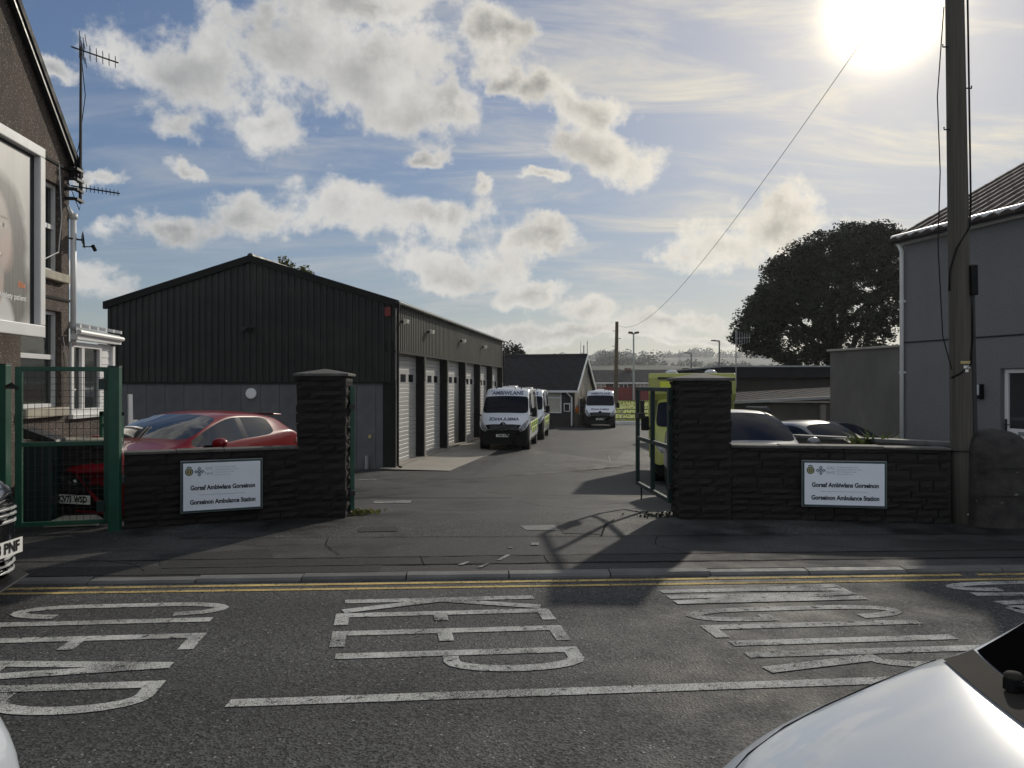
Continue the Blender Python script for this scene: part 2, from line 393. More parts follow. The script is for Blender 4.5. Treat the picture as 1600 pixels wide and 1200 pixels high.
@defm
def stone(n):
    t = NT(n); r = t.rand(); k = t.noise(9, 6, .65)
    c = t.mix(t.rng(k, .3, .7), (.008, .008, .0082), (.030, .028, .0275))
    c = t.mix(r, c, t.mix(.5, c, (.040, .034, .029)))
    c = t.mix(t.rng(t.noise(26, 3, .6), .71, .75), c, (.16, .16, .15))
    t.set(Base_Color=c, Roughness=.85, Specular_IOR_Level=.2); t.bump(t.noise(1, 6, .65, vec=t.scaled((24, 24, 40))), .55, .02); return t.mat
@defm
def mortar(n):
    t = NT(n); c = t.mix(t.noise(20, 5), (.008, .008, .008), (.03, .03, .028)); t.set(Base_Color=c, Roughness=.95); t.bump(t.noise(60, 4), .6, .01); return t.mat
@defm
def coping_stone(n):
    t = NT(n); c = t.mix(t.rng(t.noise(7, 6, .65), .3, .7), (.05, .048, .045), (.12, .115, .105))
    t.set(Base_Color=c, Roughness=.85); t.bump(t.noise(40, 6, .65), .7, .015); return t.mat
@defm
def gatepost_stone(n):
    t = NT(n); c = t.mix(t.rng(t.noise(6, 7, .65), .3, .7), (.016, .015, .015), (.06, .055, .05))
    c = t.mix(t.rng(t.noise(15, 3, .6), .68, .76), c, (.22, .22, .20))
    t.set(Base_Color=c, Roughness=.9); t.bump(t.noise(22, 7, .7), .9, .03); return t.mat
@defm
def pebbledash(n):
    t = NT(n); v = t.vor(80, 0); vc = t.n('ShaderNodeTexVoronoi'); t.link(t.tc, vc.inputs['Vector']); vc.inputs['Scale'].default_value = 80
    s = t.n('ShaderNodeSeparateColor'); t.link(vc.outputs['Color'], s.inputs[0])
    c = t.mix(s.outputs[0], (.075, .058, .048), (.20, .155, .125))
    st = t.noise(1.0, 6, .6, vec=t.scaled((2.2, 2.2, .5)))
    c = t.mix(t.rng(st, .45, .72), c, (.07, .058, .05)); c = t.mix(t.rng(s.outputs[1], .95, .98), c, (.38, .34, .30))
    t.set(Base_Color=c, Roughness=.9); t.bump(v, .9, .02); return t.mat
@defm
def grey_render(n):
    t = NT(n); v = t.vor(90, 0); c = t.mix(t.rng(t.noise(42, 3, .7), .3, .7), (.125, .127, .135), (.23, .232, .24))
    st = t.noise(.9, 7, .62, vec=t.scaled((1.1, 1.1, .6))); c = t.mix(t.rng(st, .45, .78, 0, .4), c, (.11, .11, .115))
    t.set(Base_Color=c, Roughness=.92); t.bump(v, .7, .012); return t.mat
@defm
def buff_render(n):
    t = NT(n); v = t.vor(90, 0); st = t.noise(.9, 7, .62, vec=t.scaled((1.0, 1.0, .6)))
    c = t.mix(t.rng(st, .35, .7), (.155, .148, .135), (.085, .082, .076)); t.set(Base_Color=c, Roughness=.92); t.bump(v, .6, .012); return t.mat
@defm
def glass(n):
    t = NT(n); t.set(Base_Color=(.010, .013, .016), Roughness=.03, Specular_IOR_Level=.5, IOR=1.5, Coat_Weight=.3); return t.mat
@defm
def van_glass(n):
    t = NT(n); t.set(Base_Color=(.006, .009, .016), Roughness=.06, Specular_IOR_Level=.16, IOR=1.3); return t.mat
@defm
def screen_glass(n):
    t = NT(n); t.set(Base_Color=(.003, .003, .0035), Roughness=.08, Specular_IOR_Level=.02, IOR=1.1); return t.mat
@defm
def dark_glass(n):
    t = NT(n); t.set(Base_Color=(.008, .013, .026), Roughness=.05, Specular_IOR_Level=.12, IOR=1.25); return t.mat
@defm
def window_glass(n):
    t = NT(n); t.set(Base_Color=(.035, .04, .04), Roughness=.04, Specular_IOR_Level=.6, IOR=1.5); return t.mat
@defm
def wood_weathered(n):
    t = NT(n); g = t.noise(1, 6, .65, vec=t.scaled((40, 40, .9))); c = t.mix(t.rng(g, .3, .7), (.050, .045, .038), (.105, .094, .078))
    t.set(Base_Color=c, Roughness=.85); t.bump(g, .35, .006); return t.mat
@defm
def poster_print(n):
    t = NT(n); s = t.n('ShaderNodeSeparateXYZ'); t.link(t.tc, s.inputs[0]); x, z = s.outputs[0], s.outputs[2]
    w1 = t.mth('ADD', x, t.mth('MULTIPLY', t.mth('SUBTRACT', t.noise(3.2, 3), .5), .22)); 
    def ell(cx, cz, rx, rz_, soft=.4, xx=None):
        a = t.mth('DIVIDE', t.mth('SUBTRACT', xx or x, cx), rx); b = t.mth('DIVIDE', t.mth('SUBTRACT', z, cz), rz_)
        return t.rng(t.mth('ADD', t.mth('MULTIPLY', a, a), t.mth('MULTIPLY', b, b)), 1 + soft, 1 - soft)
    fx = -2.33; fz = 3.62
    c = t.mix(t.rng(t.noise(1, 3, vec=t.scaled((5, 5, .3))), .35, .65), (.42, .41, .395), (.54, .53, .505))
    hair = t.mix(t.rng(t.noise(1, 5, .6, vec=t.scaled((26, 26, 1.6))), .3, .7), (.045, .041, .039), (.13, .12, .112))
    c = t.mix(ell(fx + .06, 3.55, .58, .76, .2, w1), c, hair)
    c = t.mix(ell(fx + .02, 2.95, .72, .62, .25, w1), c, hair)
    c = t.mix(ell(fx - .05, 2.55, .42, .40, .2, w1), c, (.58, .57, .57))
    skin = t.mix(t.rng(z, 3.2, 4.1), (.37, .315, .285), (.46, .40, .365))
    c = t.mix(ell(fx - .02, 3.05, .17, .32, .2), c, (.42, .33, .285))
    c = t.mix(ell(fx, 3.58, .31, .50, .25, t.mth('ADD', x, t.mth('MULTIPLY', t.mth('SUBTRACT', t.noise(4, 3), .5), .12))), c, skin)
    c = t.mix(t.mth('MULTIPLY', ell(fx + .21, 3.40, .14, .22, .6), .45), c, (.56, .36, .30))
    for k in (-1, 1):
        c = t.mix(ell(fx + k*.145, 3.71, .066, .026, .35), c, (.55, .52, .50)); c = t.mix(ell(fx + k*.145, 3.71, .03, .028, .3), c, (.07, .055, .05))
        c = t.mix(t.mth('MULTIPLY', ell(fx + k*.15, 3.80, .095, .017, .5), .8), c, (.16, .12, .10))
    c = t.mix(t.mth('MULTIPLY', ell(fx + .01, 3.50, .055, .025, .6), .5), c, (.36, .24, .20))
    c = t.mix(ell(fx, 3.355, .125, .05, .25), c, (.36, .19, .17)); c = t.mix(ell(fx, 3.365, .10, .028, .25), c, (.72, .69, .66))
    c = t.mix(.12, c, (.36, .345, .33)); t.set(Base_Color=c, Roughness=.45); return t.mat
@defm
def haze_air(n):
    m = bpy.data.materials.new(n); m.use_nodes = True; t = m.node_tree; t.nodes.clear()
    o = t.nodes.new('ShaderNodeOutputMaterial'); v = t.nodes.new('ShaderNodeVolumePrincipled')
    v.inputs['Color'].default_value = (.86, .90, .96, 1); v.inputs['Density'].default_value = .00022; v.inputs['Anisotropy'].default_value = .55
    t.links.new(v.outputs[0], o.inputs['Volume']); return m
# ================================================================ the ground
ZP = [(-900, -.15), (6.9, .036), (8.45, .045), (9.5, .04), (10.2, .0), (12, -.19), (14, -.36), (18, -.64), (23.5, -.88), (30.5, -.90),
      (40, -1.03), (52, -1.18), (62, -1.3), (100, -3.0), (200, -6.0), (400, -8), (9000, -8)]
def zg(y):
    for (a, za), (b, zb) in zip(ZP, ZP[1:]):
        if y <= b:
            t = max(0, (y - a) / (b - a)); return za + (zb - za) * t
    return ZP[-1][1]
def kerb_y(x): return 6.80 + 0.058 * x + (-.0012 * x * x if x > 0 else 0)
def grid_sheet(xs, yf, ny, zf, mi=0):
    """sheet between two lines y0(x), y1(x)"""
    mb = MB(); vs = []; nx = len(xs)
    for j in range(ny + 1):
        for x in xs:
            y0, y1 = yf(x); y = y0 + (y1 - y0) * j / ny; vs.append((x, y, zf(x, y)))
    fs = [(j*nx+i, j*nx+i+1, (j+1)*nx+i+1, (j+1)*nx+i) for j in range(ny) for i in range(nx - 1)]
    return mb.add(vs, fs, mi)
def lin(a, b, n): return [a + (b - a) * i / n for i in range(n + 1)]
# terrain sheet to the horizon
ys = [-900, -200, -40, -6, 0, 6, 7.5, 10, 12, 14, 18, 23.5, 30, 40, 52, 62, 80, 100, 140, 200, 300, 500, 900, 1600, 3000, 6000]
xs = [-5000, -2000, -800, -300, -100, -40, -20, 0, 20, 40, 100, 300, 800, 2000, 5000]
mb = MB(); nx = len(xs)
mb.add([(x, y, (zg(y) if y > 6.9 else 0) - .16) for y in ys for x in xs], [(j*nx+i, j*nx+i+1, (j+1)*nx+i+1, (j+1)*nx+i) for j in range(len(ys)-1) for i in range(nx-1)])
tag(mb.build('ground', 'terrain'), 'rough dark green land around the yard and beyond', None, None, 'structure')
road = tag(grid_sheet(lin(-70, 70, 28), lambda x: (.12, kerb_y(x) + .02), 4, lambda x, y: 0.0).build('road', 'road_asphalt'),
           'dark grey asphalt road with coarse speckled aggregate', None, None, 'structure')
nearp = MB(); nearp.box(-70, 70, -7, .12, -.2, .10)
tag(nearp.build('near_pavement', 'pavement_asphalt'), 'asphalt pavement on the near side of the road', None, None, 'structure')
def kx(x, off): return kerb_y(x) + off
pave = tag(grid_sheet(lin(-70, 70, 56), lambda x: (kx(x, .13), 8.45 + .03 * x), 4, lambda x, y: zg(y)).build('pavement', 'pavement_asphalt'),
           'patched dark asphalt pavement between kerb and entrance', None, None, 'structure')
yard = tag(grid_sheet(lin(-17, 16, 22), lambda x: (8.45 + .03 * x, 64), 60, lambda x, y: zg(y)).build('yard', 'yard_asphalt'),
           'worn grey asphalt yard sloping down behind the gates', None, None, 'structure')
# strips and patches laid into the pavement and yard
def patch(name, mat, pts, dz, parent):
    mb = MB(); mb.add([(x, y, zg(y) + dz) for (x, y) in pts], [tuple(range(len(pts)))]); return mb.build(name, mat, parent)
def strip(name, mat, x0, x1, y0f, y1f, dz, parent, n=24):
    return grid_sheet(lin(x0, x1, n), lambda x: (y0f(x), y1f(x)), 2, lambda x, y: zg(y) + dz).build(name, mat, parent)
strip('asphalt_strip', 'pavement_patch', -3.2, 9, lambda x: kx(x, .40), lambda x: kx(x, .72), .004, pave)
strip('asphalt_strip', 'pavement_patch', -9, -1.2, lambda x: kx(x, .16), lambda x: kx(x, .5), .0045, pave)
def yp(px, py):    # point of the ground sheet seen at a pixel
    d = 10
    for _ in range(40): d = (CAM_Z - (zg(d) if d > 6.9 else 0)) * 1200 / (py - 601)
    return (xat(px, d), d)
patch('asphalt_patch', 'yard_patch', [yp(*q) for q in ((672, 749), (735, 749), (900, 737), (990, 727), (1000, 706), (830, 697), (760, 712))], .004, yard)
patch('asphalt_patch', 'yard_patch', [yp(*q) for q in ((552, 752), (780, 770), (800, 778), (552, 779))], .004, yard)
patch('concrete_patch', 'kerb_concrete', [yp(*q) for q in ((812, 822), (866, 821), (872, 829), (822, 829))], .0045, yard)
patch('asphalt_patch', 'pavement_patch', [yp(*q) for q in ((562, 825), (620, 824), (622, 831), (560, 832))], .006, yard)
patch('asphalt_patch', 'pavement_patch', [yp(*q) for q in ((870, 817), (935, 811), (950, 820), (938, 836), (880, 834))], .005, yard)
patch('asphalt_patch', 'pavement_patch', [yp(*q) for q in ((250, 868), (420, 858), (430, 880), (250, 886))], .005, pave)
def seam(pts, w, parent, dz=.007, jit=.012, name='tar_seam', mat='tar'):
    rnd = random.Random(len(pts) * 13 + int(pts[0][0] * 100)); P = []
    for a, b in zip(pts, pts[1:]):
        n = max(2, int(math.hypot(b[0]-a[0], b[1]-a[1]) / .12))
        for i in range(n): P.append((a[0]+(b[0]-a[0])*i/n + rnd.uniform(-jit, jit)*.5, a[1]+(b[1]-a[1])*i/n + rnd.uniform(-jit, jit)))
    P.append(pts[-1]); vs = []; 
    for i, (x, y) in enumerate(P):
        q = P[min(i+1, len(P)-1)]; r = P[max(i-1, 0)]; t = Vector((q[0]-r[0], q[1]-r[1])).normalized(); nn = (-t.y, t.x)
        ww = w * rnd.uniform(.5, 1.3) / 2
        for s in (1, -1): vs.append((x+nn[0]*ww*s, y+nn[1]*ww*s, zg(y) + dz))
    mb = MB(); mb.add(vs, [(2*i, 2*i+1, 2*i+3, 2*i+2) for i in range(len(P)-1)]); return mb.build(name, mat, parent)
seam([(-6.5, kx(-6.5, .74)), (-3, kx(-3, .72)), (0, kx(0, .73)), (4, kx(4, .70)), (8, kx(8, .74))], .018, pave)
seam([(-3.2, kx(-3.2, .39)), (-1, kx(-1, .41)), (3, kx(3, .40)), (7, kx(7, .38))], .012, pave)
seam([(-3.6, 8.34), (-1.2, 8.42), (1, 8.46), (3, 8.52), (6, 8.6)], .014, pave)
for q in (((-2.0, 8.4), (-1.95, 8.0), (-1.7, 7.55)), ((-3.3, 8.2), (-2.6, 7.95), (-2.0, 8.02)), ((1.6, 8.45), (1.5, 8.0), (1.75, 7.6)), ((.3, 7.5), (.35, 7.2)), ((-.9, 7.5), (-.8, 7.1)),
          ((2.9, 8.3), (3.4, 7.9), (4.2, 7.7)), ((3.4, 7.3), (4.4, 7.45)), ((-4.2, 7.4), (-3.6, 7.2), (-3.3, 6.9)), ((-5.2, 7.9), (-4.0, 7.75), (-3.0, 7.7)), ((2.2, 7.35), (3.3, 7.15))):
    seam(list(q), .007, pave, jit=.025)
seam([yp(545, 757), yp(640, 760), yp(800, 773), yp(905, 776)], .014, yard, dz=.008)
seam([yp(560, 778), yp(800, 780), yp(1000, 777)], .010, yard, dz=.008)
seam([yp(805, 782), yp(850, 792), yp(920, 796), yp(985, 790)], .010, yard, dz=.008)
seam([yp(940, 838), yp(945, 822), yp(960, 812)], .02, yard, dz=.009)
seam([yp(950, 711), yp(956, 732)], .05, yard, dz=.009, jit=.0, name='pale_line', mat='yard_white')
for k in range(8):     # pale bars of a drain grate
    a = yp(773 + k * 3.3, 715); patch('grate_bar', 'galvanised', [(a[0], a[1]), (a[0]+.035, a[1]), (a[0]+.095, a[1]+.5), (a[0]+.06, a[1]+.5)], .012, yard)
for q in ((583, 783, 643, 787), (829, 849, 843, 853), (793, 856, 802, 857.5), (560, 750, 590, 751)):
    patch('white_mark', 'yard_white', [yp(q[0], q[3]), yp(q[2]-2, q[3]), yp(q[2], q[1]), yp(q[0]+2, q[1])], .008, yard)
for (a, b, c, d) in ((745, 888, 760, 882), (775, 877, 792, 868), (715, 884, 730, 879)):
    patch('white_mark', 'yard_white', [yp(a, b), yp(a + 8, b), yp(c + 6, d), yp(c, d)], .009, pave)
# concrete apron before the bay doors
G_FR = Vector((xat(617, 23.5), 23.5)); G_DIR = Vector((3.02, 21.5)).normalized(); G_NOR = Vector((G_DIR.y, -G_DIR.x))
def gpt(t, o): return (G_FR + G_DIR * t + G_NOR * o)
mb = MB(); n = 16
for i in range(n):
    for (t0, t1) in ((-.55 + 22.4 * i / n, -.55 + 22.4 * (i + 1) / n),):
        ps = [gpt(t0, -.35), gpt(t0, 2.05), gpt(t1, 2.05), gpt(t1, -.35)]
        mb.add([(p.x, p.y, zg(p.y) + (.05 if k in (0, 3) else .012)) for k, p in enumerate(ps)], [(0, 1, 2, 3)])
tag(mb.build('concrete_apron', 'apron_concrete'), 'pale stained concrete apron before the bay doors', None, None, 'structure')
# ---- kerb
kerb = tag(bpy.data.objects.new('kerb', None), 'row of grey concrete kerb stones along the road', None, None, 'structure'); COL.objects.link(kerb)
kb = MB(); kb.add([(0, 0, -.1), (.895, 0, -.1), (.895, .125, -.1), (0, .125, -.1), (0, .022, .036), (.895, .022, .036), (.895, .135, .040), (0, .135, .040), (0, 0, .016), (.895, 0, .016)],
                  [(0, 1, 9, 8), (8, 9, 5, 4), (4, 5, 6, 7), (2, 3, 7, 6), (0, 8, 4, 7, 3), (1, 2, 6, 5, 9), (0, 3, 2, 1)])
kme = kb.mesh('kerb_stone', 'kerb_concrete')
x = -14.5; rk = random.Random(3)
while x < 16:
    y = kerb_y(x); inst('kerb_stone', kme, kerb, (x, y + rk.uniform(-.006, .006), rk.uniform(-.008, .004)), (.9 / .9, 1, 1), (0, 0, math.atan(kerb_y(x + .9) - y) / .9 * .9)); x += .905
# ---- painted lines
def wide_line(name, mat, x0, x1, yfun, w, z, parent, seg=.5):
    n = max(2, int((x1 - x0) / seg)); mb = MB(); vs = []
    for i in range(n + 1):
        x = x0 + (x1 - x0) * i / n; y = yfun(x); vs += [(x, y - w / 2, z), (x, y + w / 2, z)]
    mb.add(vs, [(2*i, 2*i+2, 2*i+3, 2*i+1) for i in range(n)]); return mb.build(name, mat, parent)
wide_line('yellow_line', 'road_yellow', -40, 4.05, lambda x: 6.69 + .058 * x, .062, .004, road)
wide_line('yellow_line', 'road_yellow', 4.2, 30, lambda x: 6.69 + .058 * x, .062, .004, road)
wide_line('yellow_line', 'road_yellow', -40, 30, lambda x: 6.53 + .056 * x, .058, .004, road)
wide_line('centre_line', 'road_white', -1.53, 4.5, lambda x: 4.27 + .087 * x, .10, .004, road)
wide_line('centre_line', 'road_white', -14, -8, lambda x: 4.27 + .087 * x, .10, .004, road)
# ---- painted words: strokes in letter space (u across, v up), mapped on the road
def arc(cx, cy, rx, ry, a0, a1, n=10): return [(cx + rx * math.cos(R(a0 + (a1-a0)*i/n)), cy + ry * math.sin(R(a0 + (a1-a0)*i/n))) for i in range(n + 1)]
def letter(ch, w, h):
    q = .26 * h; c = w / 2
    if ch == 'C': return [arc(c, h - q, c, q, 10, 180) + arc(c, q, c, q, 180, 350)]
    if ch == 'G': return [arc(c, h - q, c, q, 10, 180) + arc(c, q, c, q, 180, 360) + [(w, .34 * h), (w * .55, .34 * h)]]
    if ch == 'L': return [[(0, h), (0, 0), (w, 0)]]
    if ch == 'E': return [[(w, h), (0, h), (0, 0), (w, 0)], [(0, h * .48), (w * .8, h * .48)]]
    if ch == 'A': return [[(0, 0), (c, h)], [(c, h), (w, 0)], [(w * .15, h * .3), (w * .85, h * .3)]]
    if ch == 'R': return [[(0, 0), (0, h), (w * .5, h)] + arc(w * .5, h * .74, w * .5, h * .26, 90, -90) + [(.06, h * .48)], [(w * .45, h * .48), (w, 0)]]
    if ch == 'P': return [[(0, 0), (0, h), (w * .5, h)] + arc(w * .5, h * .74, w * .5, h * .26, 90, -90) + [(.06, h * .48)]]
    if ch == 'K': return [[(0, 0), (0, h)], [(w, h), (0.02, h * .5)], [(0.02, h * .5), (w, 0)]]
    if ch == 'Y': return [[(c, 0), (c, h * .48)], [(0, h), (c, h * .48)], [(c, h * .48), (w, h)]]
    if ch == 'N': return [[(0, 0), (0, h)], [(0, h), (w, 0)], [(w, 0), (w, h)]]
    if ch == 'I': return [[(0, 0), (0, h)]]
    if ch == 'D': return [[(0, 0), (0, h), (w * .4, h)] + arc(w * .4, h * .7, w * .6, h * .3, 90, 0) + arc(w * .4, h * .3, w * .6, h * .3, 0, -90) + [(0, 0)]]
    if ch == 'W': return [[(0, h), (w * .25, 0)], [(w * .25, 0), (c, h * .6)], [(c, h * .6), (w * .75, 0)], [(w * .75, 0), (w, h)]]
    if ch == 'H': return [[(0, 0), (0, h)], [(w, 0), (w, h)], [(0, h / 2), (w, h / 2)]]
    return []
def stroke(mb, pts, w, mp):
    P = [Vector(p) for p in pts]; P = [p for i, p in enumerate(P) if i == 0 or (p - P[i-1]).length > .012]; n = len(P)
    for i in range(n - 1):
        t = (P[i+1] - P[i]).normalized(); nn = Vector((-t.y, t.x))
        def off(k, s):
            if 0 < k < n - 1:
                t2 = (P[k] - P[k-1]).normalized(); t3 = (P[k+1] - P[k]).normalized()
                b = (Vector((-t2.y, t2.x)) + Vector((-t3.y, t3.x)));
                if b.length > .35: b.normalize(); return P[k] + b * (w / 2 / max(.45, b.dot(nn))) * s
                return P[k] + nn * w / 2 * s
            e = t * (w * .0); return P[k] + nn * w / 2 * s + e
        mb.add([mp(off(i, 1)), mp(off(i, -1)), mp(off(i+1, -1)), mp(off(i+1, 1))], [(0, 1, 2, 3)])
def road_word(name, spec, O, U, Rv, h, sw=.10):
    """spec: (char, u offset, width); O base of first letter, Rv reading direction, U letter-up direction"""
    O = Vector(O); U = Vector(U); Rv = Vector(Rv); e = bpy.data.objects.new(name, None); COL.objects.link(e); e.parent = road
    for (ch, u, w) in spec:
        mb = MB(); mp = lambda p: (*(O + Rv * (u + p.x) + U * p.y), .0045 + .0004 * random.random())
        k = 0
        for st in letter(ch, w, h):
            m2 = MB(); zz = .0045 + .0009 * k; stroke(m2, st, sw, lambda p: (*(O + Rv * (u + p.x) + U * p.y), zz)); mb.add(m2.v, m2.f); k += 1
        mb.build('painted_letter', 'road_white', e)
UP5 = (math.cos(R(5)), math.sin(R(5)))
road_word('keep_lettering', [('K', .0, .27), ('E', .37, .23), ('E', .79, .27), ('P', 1.24, .30)], (-1.32, 6.07), UP5, (.165, -.986), 1.50)
road_word('clear_lettering', [('C', .0, .26), ('L', .42, .24), ('E', .78, .28), ('A', 1.18, .32), ('R', 1.64, .33)], (-3.72, 5.90), UP5, (.12, -.993), 1.48)
road_word('yn_glir_lettering', [('Y', .0, .14), ('N', .24, .15), ('G', .62, .24), ('L', 1.02, .22), ('I', 1.36, 0), ('R', 1.58, .26)], (1.22, 6.43), UP5, (.17, -.985), 1.56)
road_word('cadwch_lettering', [('C', .0, .2), ('A', .32, .26), ('D', .70, .26), ('W', 1.08, .34), ('C', 1.52, .24), ('H', 1.88, .24)], (3.72, 6.60), UP5, (.17, -.985), 1.56)

# ================================================================ stone boundary
def stone_variants():
    out = []
    for k in range(10):
        r = random.Random(100 + k); mb = MB(); nx_, nz_ = 3, 2; vs = []
        for j in range(nz_ + 1):
            for i in range(nx_ + 1):
                e = (i in (0, nx_)) or (j in (0, nz_))
                vs.append((i / nx_ + (r.uniform(-.02, .02) if not e else (.012 if i == 0 else -.012 if i == nx_ else 0)), r.uniform(.0, .010) if e else r.uniform(-.028, -.004), j / nz_ + (.03 if j == 0 else -.03 if j == nz_ else 0)))
        nf = len(vs); ring = [0, 1, 2, 3, 7, 11, 10, 9, 8, 4]
        vs += [(vs[i][0], .09, vs[i][2]) for i in ring]
        fs = [(j*4+i, j*4+i+1, (j+1)*4+i+1, (j+1)*4+i) for j in range(2) for i in range(3)]
        fs += [(ring[i], nf + i, nf + (i+1) % 10, ring[(i+1) % 10]) for i in range(10)]
        mb.add(vs, fs); out.append(mb.mesh('stone', 'stone'))
    return out
STONES = stone_variants()
def course_face(parent, o, ux, nrm_rot, length, z0f, z1f, seed, ch=(.07, .15), ln=(.14, .52), proud=.0):
    """rows of separate stones; o start, ux direction in the parent's frame, local -y of each stone is outward"""
    r = random.Random(seed); z = 0.0; o = Vector(o); ux = Vector(ux)
    zt = max(z1f(0), z1f(length)); zb = min(z0f(0), z0f(length)); z = zb
    while z < zt - .03:
        hh = min(r.uniform(*ch), zt - z); x = 0.0
        if zt - z - hh < .05: hh = zt - z
        while x < length - .01:
            l = r.uniform(*ln)
            if length - x - l < .12: l = length - x
            p = o + ux * (x + .004); pr = r.uniform(-.012, .008) - proud
            n = Vector((math.sin(nrm_rot), -math.cos(nrm_rot), 0))
            inst('stone', r.choice(STONES), parent, (p.x - n.x * pr, p.y - n.y * pr, z + .004), (l - .008, 1, hh - .008), (0, 0, nrm_rot))
            x += l
        z += hh
def pillar(label, cx, cy, rotz, w, d, zb, zt, seed):
    e = thing('gate_pillar', label, 'pillar', (cx, cy, zb), rotz, 'stone pillars either side of the gateway')
    h = zt - zb - .10
    mb = MB(); mb.box(-w/2 + .025, w/2 - .025, .025, d - .025, -.1, h); mb.build('core', 'mortar', e)
    for (o, u, rz, L, sd) in (((-w/2, 0, 0), (1, 0, 0), 0, w, 1), ((w/2, 0, 0), (0, 1, 0), R(90), d, 2), ((w/2, d, 0), (-1, 0, 0), R(180), w, 3), ((-w/2, d, 0), (0, -1, 0), R(-90), d, 4)):
        course_face(e, o, u, rz, L, lambda x: 0, lambda x: h, seed + sd, (.075, .15), (.16, .5))
    mb = MB(); a, b = w/2 + .035, .035
    mb.add([(-a, -b, h), (a, -b, h), (a, d+b, h), (-a, d+b, h), (-a, -b, h+.035), (a, -b, h+.035), (a, d+b, h+.035), (-a, d+b, h+.035), (0, d/2, h+.10)],
           [(0, 3, 2, 1), (0, 1, 5, 4), (1, 2, 6, 5), (2, 3, 7, 6), (3, 0, 4, 7), (4, 5, 8), (5, 6, 8), (6, 7, 8), (7, 4, 8)])
    mb.build('cap', 'coping_stone', e, bevel=.008); return e
LP0, LP1 = (-4.50, 8.89), (-2.70, 9.74)
pillar('dark stone gate pillar with pyramid cap beside the red car', -2.42, 9.74, R(3), .62, .58, zg(9.75), zat(576, 9.8), 11)
pillar('dark stone gate pillar with pyramid cap in front of the yellow ambulance', 2.42, 9.62, R(-2), .66, .62, zg(9.7), zat(583, 9.7), 31)
def bwall(label, a, b, zt, th, seed, cope=True):
    L = math.hypot(b[0]-a[0], b[1]-a[1]); rz = wallrot(a, b); zb = -.0
    e = thing('boundary_wall', label, 'wall', (a[0], a[1], zb), rz, 'low stone walls beside the gateway')
    mb = MB(); mb.box(.03, L - .03, .03, th - .02, -.15, zt - .02); mb.build('core', 'mortar', e)
    course_face(e, (0, 0, 0), (1, 0, 0), 0, L, lambda x: 0.02, lambda x: zt, seed)
    course_face(e, (L, th, 0), (-1, 0, 0), R(180), L, lambda x: -.1, lambda x: zt, seed + 5, (.12, .16), (.25, .5))
    if cope:
        r = random.Random(seed); x = 0
        while x < L - .02:
            l = min(r.uniform(.5, .75), L - x)
            if L - x - l < .2: l = L - x
            mb = MB(); mb.box(x + .003, x + l - .003, -.025, th + .025, zt, zt + .03 + r.uniform(-.004, .008)); mb.build('coping', 'coping_stone', e, bevel=.008); x += l
    return e
lw = bwall('low dark stone wall in front of the red car', LP0, LP1, .90, .26, 51)
rw = bwall('low dark stone wall between gate pillar and wooden utility pole', (2.75, 9.62), (5.26, 9.20), .93, .26, 71)
